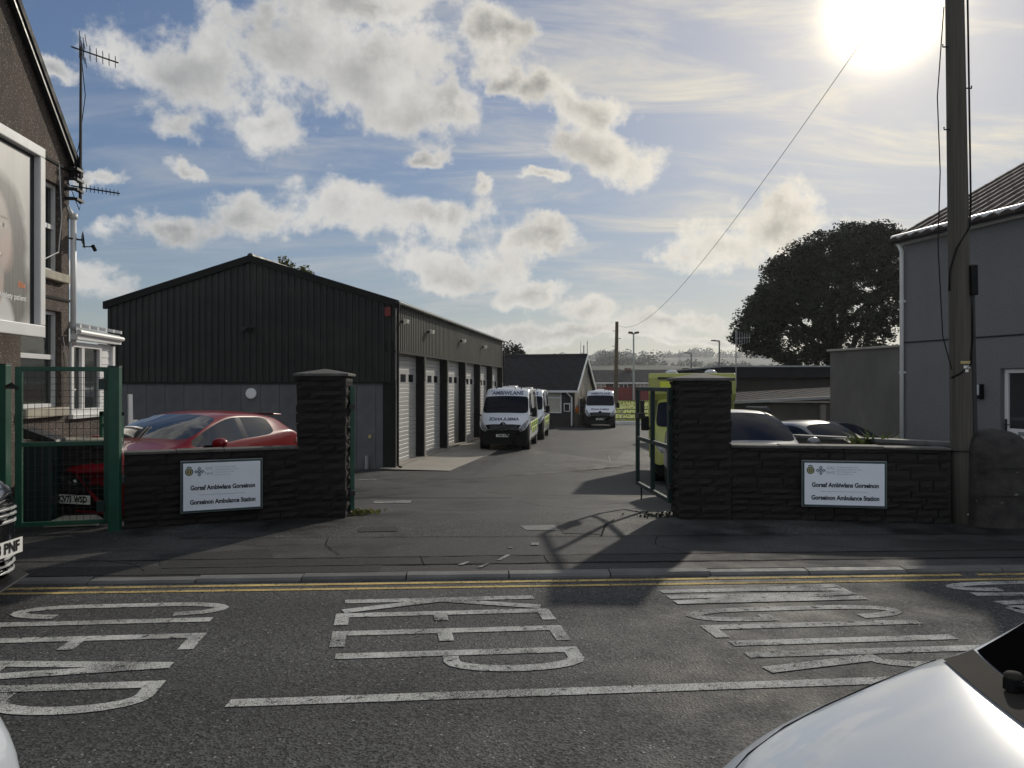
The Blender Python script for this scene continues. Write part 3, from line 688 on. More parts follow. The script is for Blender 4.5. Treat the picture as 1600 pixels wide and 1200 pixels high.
# ---- station signs
def station_sign(label, a, b, t0, t1, z0, z1):
    A = Vector(a); Bv = Vector(b); rz = wallrot(a, b); p = A + (Bv - A) * t0
    w = (Bv - A).length * (t1 - t0); h = z1 - z0
    e = thing('station_sign', label, 'sign', (p.x, p.y, z0), rz, 'bilingual station name boards')
    mb = MB(); mb.box(0, w, -.075, -.03, 0, h); mb.build('backing', 'galvanised', e, bevel=.003)
    mb = MB(); f = .012; mb.box(.006, w - .006, -.079, -.075, .006, h - .006); mb.build('border', 'sign_border', e)
    mb = MB(); mb.box(.028, w - .028, -.082, -.0791, .028, h - .028); mb.build('panel', 'sign_panel', e)
    y = -.0835; X = Vector((1, 0, 0)); Z = Vector((0, 0, 1))
    text_on('lettering', 'Gorsaf Ambiwlans Gorseinon', .075, 'letter_dark', e, (w*.51, y, h*.475), X, Z, .0032, width=w*.79)
    text_on('lettering', 'Gorseinon Ambulance Station', .075, 'letter_dark', e, (w*.51, y, h*.20), X, Z, .0032, width=w*.80)
    mb = MB(); mb.box(w*.22, w*.78, y - .0005, y + .001, h*.335, h*.342); mb.build('rule', 'letter_grey', e)
    cx, cz, r = w*.1, h*.79, .046       # round crest with a crown
    mb = MB(); mb.lathe((cx, y + .001, cz), (0, -1, 0), [(0, r), (.0015, r)], 20); mb.build('crest', 'crest_green', e)
    mb = MB(); mb.lathe((cx, y, cz), (0, -1, 0), [(0, r*.74), (.002, r*.74)], 20); mb.build('crest_ring', 'crest_gold', e)
    mb = MB(); mb.lathe((cx, y - .002, cz), (0, -1, 0), [(0, r*.52), (.0015, r*.52)], 20); mb.build('crest_centre', 'crest_green', e)
    mb = MB(); mb.box(cx-.007, cx+.007, y-.0045, y-.004, cz-.016, cz+.016); mb.build('crest_emblem', 'crest_gold', e)
    mb = MB()
    for k in range(-2, 3): mb.lathe((cx + k*.011, y + .001, cz + r + .006 + (2-abs(k))*.004), (0, -1, 0), [(0, .007), (.0015, .007)], 8)
    mb.build('crest_crown', 'crest_green', e)
    cx = w*.222; r = .05                # interlaced cross emblem
    mb = MB()
    for k in range(4):
        a_ = R(90 * k); px, pz = cx + math.cos(a_) * r * .68, cz + math.sin(a_) * r * .68
        ring = [(px + math.cos(a_) * r*.36*math.cos(t) - math.sin(a_) * r*.2*math.sin(t), y, pz + math.sin(a_) * r*.36*math.cos(t) + math.cos(a_) * r*.2*math.sin(t)) for t in [R(30*i) for i in range(13)]]
        mb.tube(ring, .0042, 5)
    mb.tube([(cx + r*.24*math.cos(R(30*i)), y, cz + r*.24*math.sin(R(30*i))) for i in range(13)], .004, 5); mb.build('knot_emblem', 'letter_blue', e)
    mb = MB(); mb.tube([(cx + r*.78*math.cos(R(20*i)), y+.001, cz + r*.78*math.sin(R(20*i))) for i in range(19)], .0016, 4); mb.build('emblem_ring', 'letter_grey', e)
    text_on('small_lettering', 'GIG', .048, 'letter_grey', e, (w*.335, y, h*.845), X, Z)
    text_on('small_lettering', 'NHS', .048, 'letter_grey', e, (w*.335, y, h*.745), X, Z)
    mb = MB(); mb.box(w*.385, w*.387, y - .0005, y, h*.71, h*.88); mb.build('divider', 'letter_grey', e)
    for k, (s, ww) in enumerate((('Ymddiriedolaeth GIG', .26), ('Gwasanaethau Ambiwlans Cymru', .30), ('Welsh Ambulance Services', .24), ('University NHS Trust', .19))):
        text_on('small_lettering', s, .022, 'letter_grey', e, (w*.405, y, h*(.865 - .05*k)), X, Z, align='LEFT', width=w*ww)
    return e
station_sign('white bilingual station name board on the wall before the red car', LP0, LP1, .305, .772, .19, .81)
station_sign('white bilingual station name board on the wall left of the utility pole', (2.75, 9.62), (5.26, 9.20), .325, .708, .225, .79)

# ================================================================ gates
def weld_mesh(x0, x1, z0, z1, y, step=.075, r=.0022):
    mb = MB(); n = int((x1-x0)/step)
    for i in range(1, n + 1): x = x0 + (x1-x0)*i/(n+1); mb.box(x-r, x+r, y-r, y+r, z0, z1)
    n = int((z1-z0)/step)
    for i in range(1, n + 1): z = z0 + (z1-z0)*i/(n+1); mb.box(x0, x1, y-r*3, y-r, z-r, z+r)
    return mb
# pedestrian gate
A, Bp = (-5.56, 8.60), (-4.65, 8.86)
rz = wallrot(A, Bp); L = math.hypot(Bp[0]-A[0], Bp[1]-A[1])
pg = thing('pedestrian_gate', 'green steel gate with welded mesh in front of the brown house', 'gate', (A[0], A[1], .05), rz)
h0, h1, hm = .07, 1.87, .97
fr = MB(); t = .05
for (x0, x1, z0, z1) in ((0, t+.02, h0, h1), (L - t, L, h0, h1), (t, L - t, h1 - t, h1), (t, L - t, h0, h0 + t), (t, L - t, hm, hm + t)): fr.box(x0, x1, -.025 - .001*(z1-z0), .025 + .001*(z1-z0), z0, z1)
fr.build('frame', 'green_paint', pg, bevel=.005)
weld_mesh(t, L - t, h0 + t, hm, 0).build('mesh_panel', 'dark_metal', pg); weld_mesh(t, L - t, hm + t, h1 - t, 0).build('mesh_panel', 'dark_metal', pg)
for (a_, z_) in ((L - .10, h1 - .26), (L - .12, h0 + .14)): MB().box(a_, a_ + .085, -.047, -.027, z_, z_ + .125).build('hinge', 'green_dark', pg, bevel=.004)
mb = MB(); mb.box(-.09, .03, -.05, .0, 1.62, 1.66); mb.tube([(-.09, -.03, 1.64), (-.02, -.06, 1.68), (.03, -.03, 1.62)], .016, 6); mb.build('latch', 'dark_metal', pg)
def green_post(label, x, y, w, zt, rz):
    e = thing('gate_post', label, 'post', (x, y, .0), rz, 'green posts of the pedestrian gate')
    mb = MB(); mb.box(-w/2, w/2, -w/2, w/2, -.1, zt); mb.build('shaft', 'green_paint', e, bevel=.006)
    mb = MB(); mb.box(-w/2 - .004, w/2 + .004, -w/2 - .004, w/2 + .004, zt, zt + .012); mb.build('post_cap', 'green_dark', e, bevel=.003); return e
green_post('green square steel post between black car and brown house', -5.72, 8.62, .13, 1.94, R(8))
green_post('green square steel post at the left end of the stone wall', -4.55, 8.80, .12, 1.92, R(12))
def gate_leaf(label, a, ang, L, z0, z1, mat, mids=(.5,), box=True):
    e = thing('gate_leaf', label, 'gate', (a[0], a[1], 0), ang, 'swing leaves of the vehicle gate')
    mb = MB(); t = .055
    # local x runs from the hinge to the free end, the frame follows the falling yard
    for (x0, x1) in ((0, t + .03), (L - t, L)) + tuple((L*m - t/2, L*m + t/2) for m in mids): MB().box(x0, x1, -.0285, .0285, z0, z1).build('stile', mat, e, bevel=.005)
    for z in (z0, (z0 + z1) * .47, z1 - t): MB().box(t, L - t, -.024, .024, z, z + t).build('rail', mat, e, bevel=.005)
    if box:
        mb = MB(); mb.box(L - .30, L - .06, -.05, .05, (z0+z1)*.5 + .28, (z0+z1)*.5 + .36); mb.box(L - .22, L - .05, -.06, -.03, (z0+z1)*.5 + .3, (z0+z1)*.5 + .55)
        mb.build('lock_box', 'dark_metal', e, bevel=.006)
        mb = MB(); mb.tube([(L - .1, -.04, z0), (L - .1, -.04, z0 - .22)], .012, 6); mb.build('drop_bolt', 'dark_metal', e)
    for z in (z0 + .2, z1 - .3): MB().box(-.10, .02, -.035, .035, z, z + .06).build('hinge', 'dark_metal', e)
    return e
gate_leaf('open green steel gate leaf beside the right stone pillar', (2.07, 10.02), math.atan2(1.88, -.13), 1.88, .17, 1.68, 'green_dark', (.5,))
gate_leaf('open green gate leaf seen edge on beside the left stone pillar', (-2.075, 9.98), math.atan2(1.9, -.42), 1.95, .09, 1.70, 'green_paint', (.5,), False)
def put(o, loc, rz=0.0):
    o.location = loc; o.rotation_euler[2] = rz; return o
def corrugated(L, z0f, z1f, pitch=.2, dep=.035):
    mb = MB(); pts = []; x = 0
    while x < L:
        for (dx, y) in ((0, 0), (pitch*.42, 0), (pitch*.55, dep), (pitch*.87, dep)):
            if x + dx <= L: pts.append((x + dx, y))
        x += pitch
    pts.append((L, 0)); vs = []
    for (x, y) in pts: vs += [(x, y, z0f(x)), (x, y, z1f(x))]
    mb.add(vs, [(2*i, 2*i+2, 2*i+3, 2*i+1) for i in range(len(pts)-1)]); return mb
# ================================================================ garage
GZ = -.88
FL = Vector((xat(168, 23.9), 23.9)) - G_FR; W = FL.length; GL = 21.8
gar = thing('garage_building', 'long ambulance garage with dark corrugated gable and six bay doors', 'building', (G_FR.x, G_FR.y, GZ))
grz = wallrot(FL, (0, 0)); srz = math.atan2(G_DIR.y, G_DIR.x)
HC, HE, HA, HD = 2.70, 5.13, 6.47, 3.65
def gtop(x): return HE + (HA - HE) * (1 - abs(x - W/2) / (W/2))
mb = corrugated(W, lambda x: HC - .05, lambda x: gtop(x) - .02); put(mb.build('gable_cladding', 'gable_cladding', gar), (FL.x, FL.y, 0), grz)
n = round(W / .59); pw = W / n
pm = MB(); pm.box(.006, pw - .006, .05, .2, -.3, HC); pme = pm.mesh('wall_panel', 'panel_concrete')
for i in range(n):
    c, s = math.cos(grz), math.sin(grz); inst('wall_panel', pme, gar, (FL.x + c*pw*i, FL.y + s*pw*i, 0), (1, 1, 1), (0, 0, grz))
mb = MB(); mb.box(0, W, .13, .3, -.3, HC - .02); put(mb.build('gable_core', 'mortar', gar), (FL.x, FL.y, 0), grz)
mb = MB(); mb.box(-.02, W, -.015, .06, HC - .07, HC - .02); put(mb.build('drip_flashing', 'flashing', gar), (FL.x, FL.y, 0), grz)
# verge flashing, roof, ridge
mb = MB()
for s in (0, 1):
    xa, xb = (-.12, W/2) if s == 0 else (W + .12, W/2)
    za, zb = HE - .06, HA + .02
    mb.hexa([(xa, -.06, za - .12), (xb, -.06, zb - .12), (xb, .12, zb - .12), (xa, .12, za - .12), (xa, -.06, za + .10), (xb, -.06, zb + .10), (xb, .12, zb + .10), (xa, .12, za + .10)])
put(mb.build('verge_flashing', 'flashing', gar), (FL.x, FL.y, 0), grz)
side = G_DIR * GL; BR = Vector((side.x, side.y)); BL = FL + BR
for k, (p0, p1) in enumerate(((FL, FL + Vector((W/2*math.cos(grz), W/2*math.sin(grz)))), (Vector((0, 0)), FL + Vector((W/2*math.cos(grz), W/2*math.sin(grz)))))):
    mb = MB(); d = (p0 - p1).normalized() * .18; q0 = p0 + d
    z0 = HE - .02; z1 = HA + .06
    a, b, c, e_ = q0, p1, p1 + BR, q0 + BR; n_ = 54
    for i in range(n_):     # ribbed sheets running down the slope
        f0, f1 = i / n_, (i + .55) / n_; f2 = (i + 1) / n_
        for (u, v, dz) in ((f0, f1, .04), (f1, f2, .0)):
            P = [a + BR*u, a + BR*v, b + BR*v, b + BR*u]
            mb.add([(P[0].x, P[0].y, z0+dz), (P[1].x, P[1].y, z0+dz), (P[2].x, P[2].y, z1+dz), (P[3].x, P[3].y, z1+dz)], [(0, 1, 2, 3)])
    mb.build('roof_sheet', 'roof_sheet', gar)
mb = MB(); a = FL + Vector((W/2*math.cos(grz), W/2*math.sin(grz))); mb.tube([(a.x, a.y, HA + .09), ((a+BR).x, (a+BR).y, HA + .09)], .10, 8); mb.build('ridge_cap', 'roof_sheet', gar)
# long side with six bays
SD = lambda mbx, name, mt, **k: put(mbx.build(name, mt, gar, **k), (0, 0, 0), srz)
NB = 6; bp = (GL - .15) / NB; cw = .24; rec = .28
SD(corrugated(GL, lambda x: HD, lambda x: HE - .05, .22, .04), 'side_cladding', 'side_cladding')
mb = MB(); mb.box(0, GL, -.02, .05, HD - .08, HD); SD(mb, 'lintel_flashing', 'flashing')
mb = MB(); mb.box(0, GL, .06, .5, HD - .06, HD + .3); SD(mb, 'lintel', 'flashing')
sl_ = MB(); sl_.add([(0, 0, 0), (1, 0, 0), (1, 0, .118), (0, 0, .118), (0, .022, .138), (1, .022, .138), (0, .022, -.006), (1, .022, -.006)], [(0, 1, 2, 3), (3, 2, 5, 4), (6, 7, 1, 0)])
slme = sl_.mesh('door_slat', 'door_slat')
c, s = math.cos(srz), math.sin(srz)
def sp_(x, y, z): return (c*x - s*y, s*x + c*y, z)
colm = MB(); colm.box(0, cw, 0, rec + .1, -.3, HC); colme = colm.mesh('column', 'flashing'); cs = MB(); cs.box(.05, cw - .02, -.03, -.002, -.3, HC); cse = cs.mesh('column_face', 'column_concrete'); cs2 = MB(); cs2.box(.06, cw - .03, -.022, -.002, HC + .004, HD - .085); cse2 = cs2.mesh('column_face', 'side_cladding')
colu = MB(); colu.box(0.012, cw - .012, .012, rec + .1, HC, HD - .08); colue = colu.mesh('column_casing', 'flashing')
for b in range(NB + 1):
    x = b * bp - (0 if b == 0 else cw/2) if b < NB else GL - cw
    inst('column', colme, gar, sp_(x, 0, 0), (1, 1, 1), (0, 0, srz)); inst('column_casing', colue, gar, sp_(x, 0, 0), (1, 1, 1), (0, 0, srz)); inst('column_face', cse, gar, sp_(x, 0, 0), (1, 1, 1), (0, 0, srz)); inst('column_face', cse2, gar, sp_(x, 0, 0), (1, 1, 1), (0, 0, srz))
for b in range(NB):
    x0 = b * bp + (cw if b == 0 else cw/2) + .01; x1 = (b + 1) * bp - cw/2 - .01 if b < NB - 1 else GL - cw - .01
    zfl = .05 + (zg((gpt(x0, 0)).y) + .03 - GZ)
    dr = bpy.data.objects.new('bay_door', None); COL.objects.link(dr); dr.parent = gar; dr.location = sp_(x0, rec, zfl); dr.rotation_euler[2] = srz
    w = x1 - x0; zc = 0.0; top = HD - .08 - zfl; z = 0
    k = 0
    while z < top - .02:
        if k == 18:         # the window section
            mb = MB(); hh = .34; ww = .66; g = (w - 3*ww) / 4; xs_ = 0
            for q in range(3):
                xa = g + q * (ww + g); mb.box(xs_, xa, -.004, .02, z, z + hh); mb.box(xa, xa + ww, -.004, .02, z, z + .04); mb.box(xa, xa + ww, -.004, .02, z + hh - .04, z + hh); xs_ = xa + ww
            mb.box(xs_, w, -.004, .02, z, z + hh); mb.build('window_section', 'door_slat', dr)
            for q in range(3):
                xa = g + q * (ww + g); mb = MB(); mb.box(xa, xa + ww, .012, .018, z + .04, z + hh - .04); mb.build('pane', 'glass', dr)
            z += hh
        else:
            inst('door_slat', slme, dr, (0, 0, z), (w, 1, 1)); z += .142
        k += 1
    mb = MB(); mb.box(0, w, .03, .06, -.1, top + .2); mb.build('door_backing', 'flashing', dr)
    mb = MB(); mb.box(-.02, w + .02, -rec - .03, .03, -.35, -.005); mb.build('threshold', 'apron_concrete', dr)
mb = MB(); mb.box(-.1, GL, -.17, -.05, HE - .08, HE + .01); SD(mb, 'gutter', 'dark_metal', bevel=.02)
mb = MB(); mb.tube([(-.02, -.14, HE - .05), (-.02, -.10, HE - .3), (-.02, -.10, .12), (-.02, -.22, .06)], .04, 8); SD(mb, 'downpipe', 'black_plastic', smooth=True)
mb = MB(); mb.tube([(GL - .1, -.1, HE - .05), (GL - .1, -.1, .1)], .04, 8); SD(mb, 'downpipe', 'black_plastic', smooth=True)
mb = MB(); mb.box(.02, .14, -.03, -.004, HC + .02, HE - .2); SD(mb, 'corner_trim', 'column_concrete')
mb = MB(); mb.tube([(.10, -.06, HC - .1), (.10, -.06, HE - .4)], .018, 6); SD(mb, 'conduit', 'galvanised')
mb = MB(); mb.box(0, .3, .2, 9.0, -.3, HE - .4); put(mb.build('rear_core', 'mortar', gar), (0, 0, 0), srz) if False else None
for (p0, p1) in ((FL, BL), (BL, BR)):       # far walls
    d = p1 - p0; mb = MB(); mb.add([(p0.x, p0.y, -.4), (p1.x, p1.y, -.4), (p1.x, p1.y, HE), (p0.x, p0.y, HE)], [(0, 1, 2, 3)]); mb.build('rear_wall', 'side_cladding', gar)
# fittings: lights, alarm, vent
for k, (t, nm) in enumerate(((.55, 0), (3.9, 1), (9.6, 1), (14.9, 1))):
    z = HE - .62 if k == 0 else HE - .72
    mb = MB(); mb.hexa([(t, -.22, z), (t+.26, -.22, z), (t+.26, -.12, z-.05), (t, -.12, z-.05), (t, -.24, z+.12), (t+.26, -.24, z+.12), (t+.26, -.10, z+.16), (t, -.10, z+.16)])
    o = SD(mb, 'floodlight', 'lamp_glass', bevel=.01)
    mb = MB(); mb.box(t+.1, t+.16, -.12, .03, z+.02, z+.1); SD(mb, 'lamp_bracket', 'dark_metal')
al = put(MB().box(W - .30, W - .12, -.09, -.005, HE - .46, HE - .18).build('alarm_box', 'red_alarm', gar, bevel=.015), (FL.x, FL.y, 0), grz)
put(MB().lathe((W*.503, .05, HC - .38), (0, -1, 0), [(0, .165), (.05, .165), (.06, .14)], 20).build('round_vent', 'white_paint', gar), (FL.x, FL.y, 0), grz)
mb = MB(); mb.box(W*.475, W*.51, -.2, 0, 4.26, 4.36); mb.lathe((W*.50, -.2, 4.31), (.3, -1, -.35), [(0, .06), (.14, .07)], 10); put(mb.build('gable_lamp', 'dark_metal', gar), (FL.x, FL.y, 0), grz)
mb = MB(); mb.tube([(W - .86, -.03, -.1), (W - .86, -.03, .42)], .06, 8); put(mb.build('soil_pipe', 'galvanised', gar), (FL.x, FL.y, 0), grz)
mb = MB(); mb.box(W - .82, W - .74, 0, .06, .95, 1.05); put(mb.build('wall_fitting', 'crest_gold', gar), (FL.x, FL.y, 0), grz)

# ================================================================ office bungalow
BA, BB = Vector((-4.0, 54.5)), Vector((4.25, 52.0)); bz = zg(52)
bun = thing('office_bungalow', 'small pebbledashed office with dark tiled roof behind the vans', 'building', (BB.x, BB.y, bz))
brz = wallrot(BA, BB); bl = (BB - BA).length; bd = 6.2; he = zat(609, 52) - bz; ha = zat(557, 55) - bz
# local: x from -bl..0, y depth 0..bd
mb = MB(); mb.box(-bl, 0, 0, bd, -.3, he); put(mb.build('wall', 'brown_wall', bun), (0, 0, 0), brz)
mb = MB(); mb.prism([(0.004, 0, -.3), (0.004, bd, -.3), (0.004, bd, he), (0.004, bd/2, ha - .15), (0.004, 0, he)], (-.25, 0, 0)); put(mb.build('gable_wall', 'cream_wall', bun), (0, 0, 0), brz)
mb = MB(); ov = .28; rows = 15
for sgn in (0, 1):
    for r_ in range(rows):
        f0, f1 = r_ / rows, (r_ + 1.05) / rows
        def yy(f): return (-ov + (bd/2 + ov) * f) if sgn == 0 else (bd + ov - (bd/2 + ov) * f)
        def zz(f): return he - .12 + (ha - he + .12) * f
        n_ = 40
        for i in range(n_):
            xa = -bl + (bl + .25) * i / n_; xb = -bl + (bl + .25) * (i + .94) / n_; lift = .05 + .012 * ((i * 7 + r_ * 3) % 4)
            mb.add([(xa, yy(f0), zz(f0) + lift + .02), (xb, yy(f0), zz(f0) + lift + .02), (xb, yy(f1), zz(f1) + lift - .03), (xa, yy(f1), zz(f1) + lift - .03), (xa, yy(f0), zz(f0) - .02), (xb, yy(f0), zz(f0) - .02)], [(0, 1, 2, 3), (4, 5, 1, 0)])
o = put(mb.build('tile_courses', 'dark_tile', bun), (0, 0, 0), brz); o['kind'] = 'stuff'
mb = MB()
for sgn in (0, 1):
    a = -ov if sgn == 0 else bd + ov
    mb.add([(-bl, a, he - .1), (.22, a, he - .1), (.22, bd/2, ha + .02), (-bl, bd/2, ha + .02)], [(0, 1, 2, 3)])
put(mb.build('roof_deck', 'felt_roof', bun), (0, 0, 0), brz)
mb = MB(); mb.tube([(-bl, bd/2, ha + .08), (.26, bd/2, ha + .08)], .11, 8); put(mb.build('ridge_tiles', 'dark_tile', bun), (0, 0, 0), brz)
mb = MB()
for sgn in (0, 1):
    a = -ov - .03 if sgn == 0 else bd + ov + .03
    mb.hexa([(.24, a, he - .26), (.30, a, he - .26), (.30, bd/2, ha - .16), (.24, bd/2, ha - .16), (.24, a, he - .04), (.30, a, he - .04), (.30, bd/2, ha + .08), (.24, bd/2, ha + .08)])
put(mb.build('bargeboard', 'white_paint', bun), (0, 0, 0), brz)
mb = MB(); mb.box(-bl, .22, -ov - .1, -ov, he - .2, he - .06); put(mb.build('gutter', 'white_plastic', bun), (0, 0, 0), brz)
mb = MB(); mb.tube([(-.5, -ov, he - .2), (-.2, -.08, he - .55), (-.2, -.08, .1)], .05, 6); put(mb.build('downpipe', 'white_plastic', bun), (0, 0, 0), brz)
def window(parent, x0, x1, z0, z1, y, rz, loc=(0, 0, 0), bars=(), trans=(), fr=.06, mat='white_plastic', gl='window_glass', sill=None, dep=.05):
    w = bpy.data.objects.new('window', None); COL.objects.link(w); w.parent = parent; w.location = loc; w.rotation_euler[2] = rz
    mb = MB()
    mb.box(x0, x0+fr, y-dep, y+.03, z0, z1); mb.box(x1-fr, x1, y-dep, y+.03, z0, z1); mb.box(x0+fr, x1-fr, y-dep, y+.03, z0, z0+fr); mb.box(x0+fr, x1-fr, y-dep, y+.03, z1-fr, z1)
    for b in bars: mb.box(x0+(x1-x0)*b-fr*.6, x0+(x1-x0)*b+fr*.6, y-dep+.003, y+.027, z0+fr, z1-fr)
    for b in trans: mb.box(x0+fr, x1-fr, y-dep+.005, y+.025, z0+(z1-z0)*b-fr*.6, z0+(z1-z0)*b+fr*.6)
    mb.build('frame', mat, w)
    xs_ = [x0+fr] + [x0+(x1-x0)*b for b in bars] + [x1-fr]; zs_ = [z0+fr] + [z0+(z1-z0)*b for b in trans] + [z1-fr]
    for a, b in zip(xs_, xs_[1:]):
        for c_, d_ in zip(zs_, zs_[1:]): m2 = MB(); m2.box(a, b, y-.012, y-.006, c_, d_); m2.build('pane', gl, w)
    if sill: m2 = MB(); m2.box(x0-.06, x1+.06, y-dep-sill[0], y, z0-sill[1], z0-.002); m2.build('sill', sill[2], w, bevel=.008)
    return w
window(bun, -1.95, -.92, .95, he - .16, -.012, brz, bars=(), trans=(.72,), gl='curtain', fr=.07)
mb = MB(); mb.box(-.74, -.30, -.12, -.01, 1.05, 1.62); put(mb.build('notice_case', 'white_plastic', bun, bevel=.02), (0, 0, 0), brz)
mb = MB(); mb.box(-.68, -.36, -.127, -.12, 1.11, 1.56); put(mb.build('notice_board', 'black_gloss', bun), (0, 0, 0), brz)
mb = MB(); mb.lathe((.02, .35, 1.15), (1, -.4, 0), [(0, .2), (.12, .2)], 12); put(mb.build('wall_bell', 'orange', bun), (0, 0, 0), brz)
mb = MB(); mb.box(.004, .05, 1.4, 2.2, .8, 2.0); put(mb.build('side_window', 'white_plastic', bun), (0, 0, 0), brz)
mb = MB(); mb.box(.05, .055, 1.48, 2.12, .88, 1.92); put(mb.build('side_pane', 'window_glass', bun), (0, 0, 0), brz)
ae = thing('radio_aerial', 'thin grey radio aerials on the gable of the tiled office', 'aerial', (BB.x + 1.0, BB.y + 3.1, bz + 2.0))
mb = MB(); mb.tube([(.15, 0, -.6), (.15, 0, 4.0)], .03, 6); mb.tube([(-.1, 0, 1.0), (-.1, 0, 3.7)], .045, 6); mb.build('mast', 'galvanised', ae)
mb = MB(); mb.tube([(-.32, 0, 2.4), (-.32, 0, 3.95)], .018, 5); mb.tube([(-.36, 0, 3.15), (-.1, 0, 3.15)], .02, 5); mb.tube([(-.1, 0, .9), (.15, 0, .9)], .03, 5); mb.tube([(.15, 0, 1.3), (-.1, 0, 1.3)], .02, 5); mb.build('whip', 'galvanised', ae)

# ================================================================ brown house on the left
HA0, HB0 = Vector((-6.07, 6.7)), Vector((-6.49, 11.25)); hrz = wallrot(HA0, HB0); hl = (HB0 - HA0).length
# local x runs from near (0) to the far corner (hl), -y faces the yard; gable apex nearer the camera
hs = thing('brown_house', 'brown pebbledash house gable at the left edge beside the billboard', 'house', (HB0.x, HB0.y, -.1), hrz)
ez = zat(254, 11.25) + .1; gw = 7.0; apz = ez + gw/2 * 1.0
def wallface(x0, x1, z0, z1t, holes, y=0.0):
    """flat wall from a grid of cells with rectangular openings left out; returns mb (front face) """
    xs_ = sorted({x0, x1, *[h[0] for h in holes], *[h[1] for h in holes]}); zs_ = sorted({z0, z1t, *[h[2] for h in holes], *[h[3] for h in holes]})
    mb = MB()
    for a, b in zip(xs_, xs_[1:]):
        for c_, d_ in zip(zs_, zs_[1:]):
            if any(h[0]-1e-6 <= a and b <= h[1]+1e-6 and h[2]-1e-6 <= c_ and d_ <= h[3]+1e-6 for h in holes): continue
            mb.quad((a, y, c_), (b, y, c_), (b, y, d_), (a, y, d_))
    for (a, b, c_, d_) in holes:      # reveals
        t = .16
        mb.quad((a, y, c_), (a, y+t, c_), (a, y+t, d_), (a, y, d_)); mb.quad((b, y, c_), (b, y, d_), (b, y+t, d_), (b, y+t, c_))
        mb.quad((a, y, d_), (a, y+t, d_), (b, y+t, d_), (b, y, d_)); mb.quad((a, y, c_), (b, y, c_), (b, y+t, c_), (a, y+t, c_))
    return mb
up = (-1.30, -.22, 3.30 + .1, 4.56 + .1); lo = (-1.30, -.22, 1.40 + .1, 2.76 + .1)
mb = wallface(-gw, 0, -.3, ez, [up, lo]); mb.add([(-gw, 0, ez), (0, 0, ez), (-gw/2, 0, apz)], [(0, 1, 2)])
mb.quad((0, 0, -.3), (0, 6, -.3), (0, 6, ez), (0, 0, ez)); mb.quad((-gw, 0, -.3), (-gw, 6, -.3), (-gw, 6, ez), (-gw, 0, ez)); mb.quad((-gw, 6, -.3), (0, 6, -.3), (0, 6, ez), (-gw, 6, ez))
mb.build('wall', 'pebbledash', hs)
for (a, b, c_, d_) in (up, lo):
    window(hs, a + .01, b - .01, c_, d_, .13, 0, trans=(.52,), fr=.055)
    sm = MB(); sm.box(a - .03, b + .07, -.09, .1, c_ - .13, c_ - .005); sm.build('window_sill', 'sill_stone', hs, bevel=.015)
    bb = MB(); bb.quad((a, .17, c_), (b, .17, c_), (b, .17, d_), (a, .17, d_)); bb.build('room_dark', 'interior_dark', hs)
for z in (3.02 + .0, 4.93):
    mb = MB(); mb.box(-gw, -.0, -.018, -.002, z, z + .035); mb.build('render_band', 'mortar', hs)
mb = MB(); dz = .09
for sgn in (0, 1):
    xe = .18 if sgn == 0 else -gw - .18; ze = ez - .18
    mb.hexa([(xe, -.12, ze), (-gw/2, -.12, apz), (-gw/2, 6.1, apz), (xe, 6.1, ze), (xe, -.12, ze + .12), (-gw/2, -.12, apz + .12), (-gw/2, 6.1, apz + .12), (xe, 6.1, ze + .12)])
mb.build('roof', 'dark_tile', hs)
mb = MB(); mb.hexa([(.16, -.10, ez - .26), (-gw/2, -.10, apz - .08), (-gw/2, -.04, apz - .08), (.16, -.04, ez - .26), (.16, -.10, ez - .12), (-gw/2, -.10, apz + .05), (-gw/2, -.04, apz + .05), (.16, -.04, ez - .12)]); mb.build('verge_board', 'dark_metal', hs)
mb = MB(); mb.tube([(.09, -.02, 4.32), (.09, -.02, 2.4)], .042, 8); mb.tube([(.09, -.02, 4.34), (.09, -.02, 4.26)], .06, 8); mb.tube([(.09, -.02, 4.28), (-.04, .02, 4.42)], .04, 8); mb.build('downpipe', 'white_plastic', hs, smooth=True)
mb = MB(); mb.tube([(-.33, -.02, 4.95), (-.26, -.02, 4.2), (-.35, -.02, 3.7), (-.95, -.02, 3.45)], .008, 5); mb.tube([(-.2, -.012, 2.5), (-.12, -.02, 2.2), (-.06, -.03, 2.0)], .006, 5); mb.tube([(-2.0, -.02, 2.5), (-2.0, -.03, 2.0), (-2.1, -.02, 1.5)], .006, 5); mb.build('wall_cable', 'white_paint', hs)
# lean-to porch at the back of the house
ll = 1.50
mb = MB(); mb.box(.03, ll, .0, .12, -.3, 1.34); mb.build('porch_plinth', 'pebbledash', hs)
window(hs, .04, 1.05, 1.38, 2.45, .04, 0, bars=(.37,), fr=.075, sill=(.05, .07, 'white_plastic'), dep=.06)
pl = MB(); pl.box(0, .40, 0, .03, 0, .105); plm = pl.mesh('weatherboard', 'white_plastic')
for k in range(10): inst('weatherboard', plm, hs, (1.06, .01, 1.36 + k * .112), (1, 1, 1), (R(-4), 0, 0))
mb = MB(); mb.box(ll - .06, ll + .03, -.03, .06, -.2, 2.45); mb.build('corner_post', 'white_plastic', hs)
mb = MB(); mb.box(-.0, ll + .05, -.12, -.02, 2.48, 2.56); mb.tube([(0, -.14, 2.59), (ll + .05, -.14, 2.57)], .038, 8); mb.build('porch_gutter', 'white_plastic', hs)
mb = MB(); mb.hexa([(0, -.10, 2.62), (ll + .05, -.10, 2.59), (ll + .05, 2.4, 3.1), (0, 2.4, 3.1), (0, -.10, 2.66), (ll + .05, -.10, 2.63), (ll + .05, 2.4, 3.14), (0, 2.4, 3.14)]); mb.build('porch_roof', 'sheet_roof', hs)
mb = MB()
